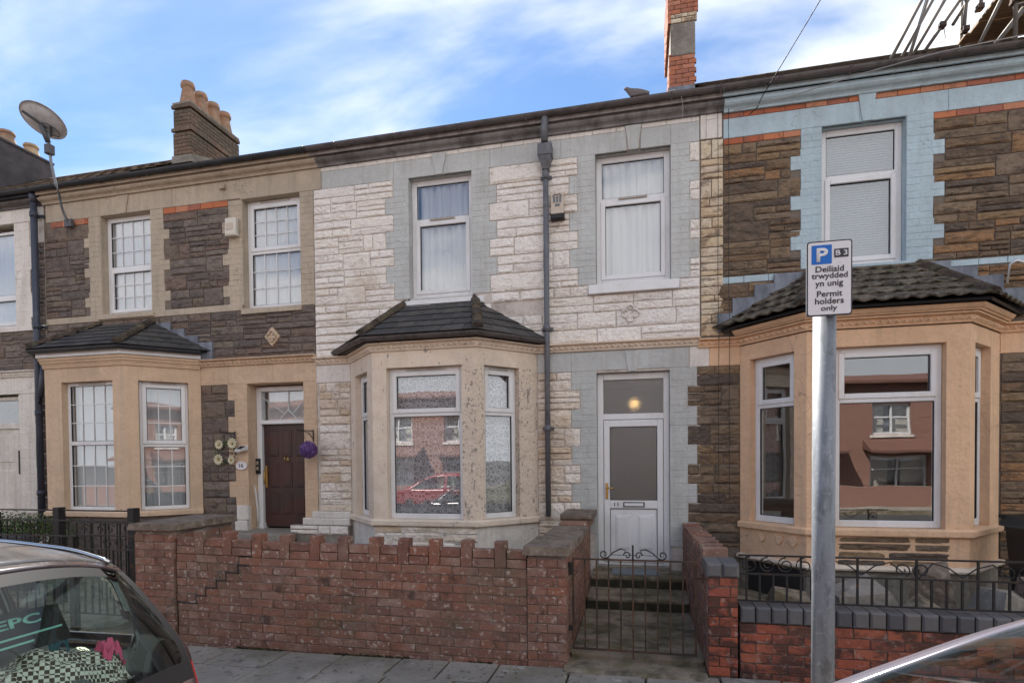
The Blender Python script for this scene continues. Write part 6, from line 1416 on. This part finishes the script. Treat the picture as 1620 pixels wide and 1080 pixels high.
# ================================================================== CARS
def spline(keys, x):
    for i in range(len(keys)-1):
        if x <= keys[i+1][0] or i == len(keys)-2:
            a, b = keys[i], keys[i+1]; t = max(0, min(1, (x-a[0])/(b[0]-a[0]))); 
            p0 = keys[i-1] if i else a; p3 = keys[i+2] if i+2 < len(keys) else b
            m1 = (b[1]-p0[1])/(b[0]-p0[0])*(b[0]-a[0]) if b[0] != p0[0] else 0; m2 = (p3[1]-a[1])/(p3[0]-a[0])*(b[0]-a[0])
            h00, h10, h01, h11 = 2*t**3-3*t*t+1, t**3-2*t*t+t, -2*t**3+3*t*t, t**3-t*t
            return h00*a[1]+h10*m1+h01*b[1]+h11*m2
def car(name, label, X0, Yc, body, top_keys, width, glass, roofmat=None, z0=-.12, pillar=None, wheel_x=(), tail=True, roofx=None):
    """X0: x of the front bumper; car points to -X. top_keys (s, z) centre-line height; glass: dict of s ranges"""
    root = empty(name, (X0+2, Yc, z0), label, 'car'); L_ = top_keys[-1][0]
    ns, nu = 96, 30
    hw = width/2
    belt = glass['belt']
    P = []
    for i in range(ns+1):
        s = L_*i/ns; zt = spline(top_keys, s)
        zb = min(belt(s), zt-.03)
        end = min(1, (s+.02)/.5, (L_-s+.02)/.35)**.35
        w0 = hw*(.86+.14*end)
        row = []
        # tumblehome: how far the greenhouse leans in
        gh = max(0, min(1, (zt-zb)/.45)); wr = w0-(.16*gh+.02)
        drop = glass.get('crown', .09)*(.55+.45*gh)
        for k in range(nu+1):
            t = k/nu
            if t < .5:      # roof / bonnet: centre to rail
                tt = t/.5; y = wr*math.sin(tt*math.pi/2)**.9 if False else wr*tt; z = zt-drop*(tt**2.6)
                row.append((y, z))
            elif t < .78:   # rail to belt
                tt = (t-.5)/.28; za = zt-drop; zt2 = min(zb, za-.02); y = wr+(w0-wr)*(tt**.85); row.append((y, za+(zt2-za)*tt))
            else:           # belt to sill
                tt = (t-.78)/.22; zt2 = min(zb, zt-drop-.02); zs = .17; y = w0+.015*math.sin(tt*math.pi)-.05*tt**3*1; row.append((y, zt2+(zs-zt2)*tt))
        P.append((s, row))
    def label_face(i, k):
        s = L_*(i+.5)/ns; t = (k+.5)/nu
        for nm, (sa, sb, ta, tb) in glass['cells'].items():
            # slanting edges follow the pillars
            if sa(t) < s < sb(t) and ta <= t <= tb: return nm
        return 'roof' if (roofmat and t < .52 and roofx[0] < s < roofx[1]) else 'body'
    groups = {}
    for side in (-1, 1):
        for i in range(ns):
            for k in range(nu):
                lab = label_face(i, k)
                key = lab if lab in ('body', 'roof', 'windscreen', 'rear_window', 'rear_border') else lab+('L' if side < 0 else 'R')
                g_ = groups.setdefault(key, (MB(), {}))
                ids = []
                for (a, b) in ((i, k), (i+1, k), (i+1, k+1), (i, k+1)):
                    kk = (a, b, side if b else 0)
                    if kk not in g_[1]:
                        s, row = P[a]; y, z = row[b]
                        # plan curvature of the ends
                        bow = .20*(y/hw)**2*max(0, 1-s/.9)-glass.get('bow', .16)*(y/hw)**2*max(0, 1-(L_-s)/.8)
                        g_[1][kk] = g_[0].p(X0+s+bow, Yc+side*y, z0+z)
                    ids.append(g_[1][kk])
                if side > 0: ids = ids[::-1]
                if len(set(ids)) >= 3: g_[0].face(list(dict.fromkeys(ids)), True)
    for key, (mb, _) in groups.items():
        base = key.rstrip('LR') if key not in ('body', 'roof') else key
        mt = body if key == 'body' else roofmat if key == 'roof' else M['car_trim'] if base in ('rear_border',) else M['tail_red'] if base == 'tail_light' else M['car_glass']
        nm = {'body': 'car_body', 'roof': 'roof_panel', 'rear_border': 'rear_window_border'}.get(base, base)
        o = mb.build(nm, mt, root)
        if base in ('body', 'roof'): so = o.modifiers.new('skin_thickness', 'SOLIDIFY'); so.thickness = .02; so.offset = -1 if False else 1
    if roofx:
        for side in (-1, 1):
            pts = []
            for i in range(ns+1):
                s_, row = P[i]
                if roofx[0] <= s_ <= roofx[1]:
                    y, z = row[14]; bow = .20*(y/hw)**2*max(0, 1-s_/.9)-glass.get('bow', .16)*(y/hw)**2*max(0, 1-(L_-s_)/.8)
                    pts.append((X0+s_+bow, Yc+side*y, z0+z+.012))
            q = MB(); q.tube(pts, .009, 6); q.build('roof_highlight_strip', M['chrome'], root)  # chrome tubes added to give the bright highlight along the roof edges
    # end caps and floor
    q = MB(); q.box(X0+.25, X0+L_-.22, Yc-hw+.1, Yc+hw-.1, z0+.17, z0+.30); q.build('floor_pan', M['car_trim'], root)
    q = MB(); q.box(X0+.02, X0+.20, Yc-hw+.16, Yc+hw-.16, z0+.2, z0+.62, .02); q.build('front_bumper', body, root)
    q = MB(); q.box(X0+L_-.20, X0+L_-.03, Yc-hw+.14, Yc+hw-.14, z0+.2, z0+.66, .02); q.build('rear_bumper', body, root)
    for wx in wheel_x:
        for sd_ in (-1, 1):
            T = Matrix.Translation((X0+wx, Yc+sd_*(hw-.10), z0+.30)) @ Matrix.Rotation(math.pi/2, 4, 'X'); q = MB(T); q.lathe(0, 0, [(.20, -.10), (.285, -.10), (.30, -.07), (.30, .07), (.285, .10), (.20, .10)], 24); w_ = q.build('wheel', M['rubber'], root)
            q = MB(T); q.lathe(0, 0, [(.19, -.105), (.05, -.112), (.04, .112), (.19, .105)], 16); q.build('rim', M['galv'], w_)
    q = MB(); q.box(X0+1.35, X0+L_-.9, Yc-hw+.25, Yc+hw-.25, z0+.30, z0+.55); q.build('seat_base', M['seat'], root)
    q = MB(); q.box(X0+1.0, X0+1.25, Yc-hw+.16, Yc+hw-.16, z0+.6, z0+.93, .03); q.build('dashboard', M['seat'], root)
    return root
# near left: dark hatchback, rear window towards the camera
LX0 = -5.46; LL = 3.75       # front at -5.55, rear at -1.80
tk = [(0, .55), (.15, .68), (.6, .88), (1.05, 1.0), (1.45, 1.28), (1.8, 1.49), (2.3, 1.55), (2.8, 1.53), (3.05, 1.495), (3.20, 1.445), (3.34, 1.27), (3.50, 1.0), (3.60, .80), (3.68, .66), (3.75, .55)]
side_t = (.53, .76)
cells = {
 'windscreen': (lambda t: 1.12+.06*(t/.5)**2, lambda t: 1.62+.10*(t/.5)**2, 0, .47),
 'rear_window': (lambda t: 3.235-.02*(t/.5)**2, lambda t: 3.53, 0, .475),
 'tail_light': (lambda t: 3.50, lambda t: 3.70, .60, .86),
 'rear_border': (lambda t: 3.205-.02*(t/.5)**2, lambda t: 3.56, 0, .505),
 'front_side_window': (lambda t: 1.45+(t-.53)*-1.5, lambda t: 2.25, .54, .76),
 'rear_side_window': (lambda t: 2.33, lambda t: 3.02+(t-.53)*.3, .54, .76)}
CL_ = car('parked_car', 'dark hatchback with a grey roof parked at the bottom left, rear window facing us', LX0, 1.46, M['maroon_car'], tk, 1.66, dict(belt=lambda s: .92+.02*s, cells=cells, crown=.10, bow=.22), roofmat=M['roof_grey'], wheel_x=(.7, 3.1), roofx=(1.75, 3.17))
for y in (.98, 1.42, 1.86):
    q = MB(); q.hexa([(-2.66, y-.13, .86), (-2.56, y-.13, .86), (-2.56, y+.13, .86), (-2.66, y+.13, .86)], [(-2.68, y-.11, 1.06), (-2.61, y-.11, 1.06), (-2.61, y+.11, 1.06), (-2.68, y+.11, 1.06)]); q.tube([(-2.61, y-.05, .80), (-2.61, y-.05, .88)], .008, 6); q.tube([(-2.61, y+.05, .80), (-2.61, y+.05, .88)], .008, 6); q.build('headrest', M['seat'], CL_)
q = MB(); q.hexa([(-2.75, .75, .2), (-2.55, .75, .2), (-2.55, 2.1, .2), (-2.75, 2.1, .2)], [(-2.68, .78, .83), (-2.56, .78, .83), (-2.56, 2.05, .83), (-2.68, 2.05, .83)]); q.build('rear_seat', M['seat'], CL_)
q = MB(); q.box(-3.6, -2.9, .75, 2.05, 1.24, 1.245); q.build('headlining', M['cement'], CL_)
PB = empty('advert_board', (-2.45, 1.5, .9), 'black board with mint lettering inside the rear window of the dark car', 'sign')
q = MB(); q.hexa([(-2.40, 1.30, .985), (-2.38, 1.30, .985), (-2.38, 1.93, .975), (-2.40, 1.93, .975)], [(-2.45, 1.30, 1.14), (-2.43, 1.30, 1.14), (-2.43, 1.91, 1.125), (-2.45, 1.91, 1.125)]); q.build('board', M['board_black'], PB)
tx = text('EPC', -2.412, 1.74, 1.095, .17, .04, M['mint'], PB, rz=math.pi/2, bold=.03); tx.rotation_euler = (0, -.33, 0)
for zz_ in (1.035, 1.008):
    q = MB(); xx_ = -2.380-.33*(zz_-.98); q.box(xx_+.0005, xx_+.003, 1.50, 1.90 if zz_ > 1.02 else 1.78, zz_, zz_+.008); q.build('printed_line', M['mint'], PB)
def cloth_heap(nm, label, cat, c, sx_, sy_, h, mat, seed):
    mb = MB(); n = 22; g = []
    for j in range(n+1):
        row = []
        for i in range(n+1):
            u_, v_ = i/n*2-1, j/n*2-1; rr = max(0, 1-(u_*u_+v_*v_)*.75); z = c[2]+h*rr**.6+.035*mnoise.noise(Vector((u_*3+seed, v_*3, seed)))*1.6
            row.append(mb.p(c[0]+u_*sx_, c[1]+v_*sy_, z))
        g.append(row)
    for j in range(n):
        for i in range(n): mb.face((g[j][i], g[j][i+1], g[j+1][i+1], g[j+1][i]), True)
    return tag(mb.build(nm, mat), label, cat)
cloth_heap('blanket', 'brown and white checked blanket heaped inside the dark car', 'blanket', (-2.33, 1.70, .80), .17, .34, .16, M['check'], 2)
cloth_heap('soft_toy', 'pink plush toy behind the rear window of the dark car', 'toy', (-2.27, 1.99, .86), .05, .05, .08, M['pink'], 4)
cloth_heap('carrier_bag', 'teal plastic bag inside the rear window of the dark car', 'bag', (-2.60, 2.02, .82), .05, .05, .22, M['teal'], 7)
# near right: silver car, windscreen towards the camera
RX0 = -.72
tk2 = [(0, .55), (.12, .72), (.5, .90), (1.0, .96), (1.2, 1.03), (1.5, 1.22), (1.8, 1.40), (2.1, 1.52), (2.5, 1.58), (3.1, 1.56), (3.6, 1.42), (3.95, 1.2), (4.15, .95), (4.25, .6)]
cells2 = {
 'windscreen': (lambda t: 1.08+.05*(t/.5)**2, lambda t: 2.1+.08*(t/.5)**2, 0, .425),
 'front_side_window': (lambda t: 1.50-(t-.54)*1.4, lambda t: 2.45, .55, .76),
 'rear_side_window': (lambda t: 2.53, lambda t: 3.5, .55, .76),
 'rear_window': (lambda t: 3.72, lambda t: 4.05, 0, .45)}
CR_ = car('parked_car', 'lilac silver car at the bottom right corner, its windscreen reflecting the houses', RX0, 1.32, M['silver_car'], tk2, 1.72, dict(belt=lambda s: .98+.01*s, cells=cells2, crown=.085, bow=.16), wheel_x=(.8, 3.4))
for y in (.95, 1.70): q = MB(); q.hexa([(1.25, y-.2, .35), (1.45, y-.2, .35), (1.45, y+.2, .35), (1.25, y+.2, .35)], [(1.45, y-.2, .95), (1.58, y-.2, .95), (1.58, y+.2, .95), (1.45, y+.2, .95)]); q.build('front_seat', M['seat'], CR_)

# ================================================================== OPPOSITE SIDE (seen in the windows)
def opp_house(i, x0, lab):
    x1 = x0+5.2; yf = -8.2; r = empty('brick_house', ((x0+x1)/2, yf, 0), lab, 'house', 'red brick houses across the street')
    T = Matrix.Translation((0, yf, 0)) @ Matrix.Rotation(math.pi, 4, 'Z')      # local -Y faces the street (+Y)
    def b(nm, mt, *bx):
        q = MB()
        for k in bx: q.box(k[0], k[1], yf-k[3], yf-k[2], k[4], k[5])
        return q.build(nm, M[mt], r)
    q = MB(); wall_holes(q, x0, x1, -.2, 4.3, yf-.3, yf, [(x0+.6, x0+1.8, 2.45, 3.55), (x0+3.2, x0+4.4, 2.45, 3.55), (x0+.5, x0+2.3, .5, 1.75), (x0+3.6, x0+4.5, .1, 1.95)]); q.build('wall', M['far_brick'], r)
    for (a, c, z0, z1, d) in ((x0+.6, x0+1.8, 2.45, 3.55, .1), (x0+3.2, x0+4.4, 2.45, 3.55, .1), (x0+.5, x0+2.3, .5, 1.75, .1)):
        f = .07; w_ = b('window', 'upvc', (a, a+f, d, d+.06, z0, z1), (c-f, c, d, d+.06, z0, z1), (a+f, c-f, d, d+.06, z0, z0+f), (a+f, c-f, d, d+.06, z1-f, z1), ((a+c)/2-.03, (a+c)/2+.03, d, d+.06, z0+f, z1-f), (a+f, (a+c)/2-.03, d, d+.06, z1-.5, z1-.45), ((a+c)/2+.03, c-f, d, d+.06, z1-.5, z1-.45))
        q = MB(); q.box(a+f, c-f, yf-d-.08, yf-d-.07, z0+f, z1-f); q.build('pane', M['glass'], w_)
        q = MB(); q.box(a, c, yf-.5, yf-.4, z0, z1); q.build('curtain_backing', M['seat'], w_)
        for u_ in (0, .62): q = MB(); q.box(a+(c-a)*u_, a+(c-a)*(u_+.38), yf-.38, yf-.35, z0, z1); q.build('curtain', M['ivory'], w_)
        q = MB(); q.box(a-.06, c+.06, yf-.02, yf+.05, z0-.1, z0-.01); q.build('sill', M['white_paint'], w_)
    b('door', 'upvc', (x0+3.6, x0+4.5, .1, .16, .1, 1.95))
    q = MB(); q.hexa([(x0, yf+.3, 4.2), (x1, yf+.3, 4.2), (x1, yf-3.5, 4.85), (x0, yf-3.5, 4.85)], [(x0, yf+.3, 4.3), (x1, yf+.3, 4.3), (x1, yf-3.5, 4.95), (x0, yf-3.5, 4.95)]); q.build('roof', M['far_tile'], r)
    q = MB(); q.hexa([(x0, yf-3.501, 4.85), (x1, yf-3.501, 4.85), (x1, yf-7.3, 4.2), (x0, yf-7.3, 4.2)], [(x0, yf-3.501, 4.95), (x1, yf-3.501, 4.95), (x1, yf-7.3, 4.3), (x0, yf-7.3, 4.3)]); q.build('roof', M['far_tile'], r)
    q = MB(); q.hexa([(x0+.3, yf+.02, 1.95), (x0+4.9, yf+.02, 1.95), (x0+4.9, yf+.8, 1.85), (x0+.3, yf+.8, 1.85)], [(x0+.3, yf+.02, 2.3), (x0+4.9, yf+.02, 2.3), (x0+4.9, yf+.8, 1.93), (x0+.3, yf+.8, 1.93)]); q.build('porch_roof', M['far_tile'], r)
    if i % 2: q = MB(); q.box(x1-.3, x1+.3, yf-4.2, yf-2.9, 4.6, 5.9); q.build('chimney', M['far_brick'], r)
names = ['first red brick house across the street, reflected in the far left windows', 'second red brick house across the street, left of the red car', 'third red brick house across the street, behind the red car', 'fourth red brick house across the street, reflected in the cream bay', 'fifth red brick house across the street, opposite the white door', 'sixth red brick house across the street, reflected in the apricot bay', 'seventh red brick house across the street, right of the others', 'last red brick house at the right across the street']
for i in range(8): opp_house(i, -24+i*5.2, names[i])
q = MB(); q.box(-24, 17, -6.7, -6.5, -.1, .75); tag(q.build('garden_wall', M['far_brick']), 'long low brick garden wall across the street', 'wall')
tk3 = [(0, .55), (.12, .72), (.5, .86), (1.0, .98), (1.4, 1.22), (1.8, 1.40), (2.3, 1.46), (3.0, 1.43), (3.5, 1.28), (3.8, 1.0), (4.0, .6)]
cells3 = {'windscreen': (lambda t: 1.05, lambda t: 1.7, 0, .46), 'front_side_window': (lambda t: 1.5-(t-.54)*1.4, lambda t: 2.3, .55, .76), 'rear_side_window': (lambda t: 2.38, lambda t: 3.2, .55, .76), 'rear_window': (lambda t: 3.3, lambda t: 3.75, 0, .45)}
car('parked_car', 'bright red car across the street, reflected in the cream bay window', -8.3, -3.9, M['red_car'], tk3, 1.7, dict(belt=lambda s: .93, cells=cells3, crown=.08, bow=.16), wheel_x=(.8, 3.2))
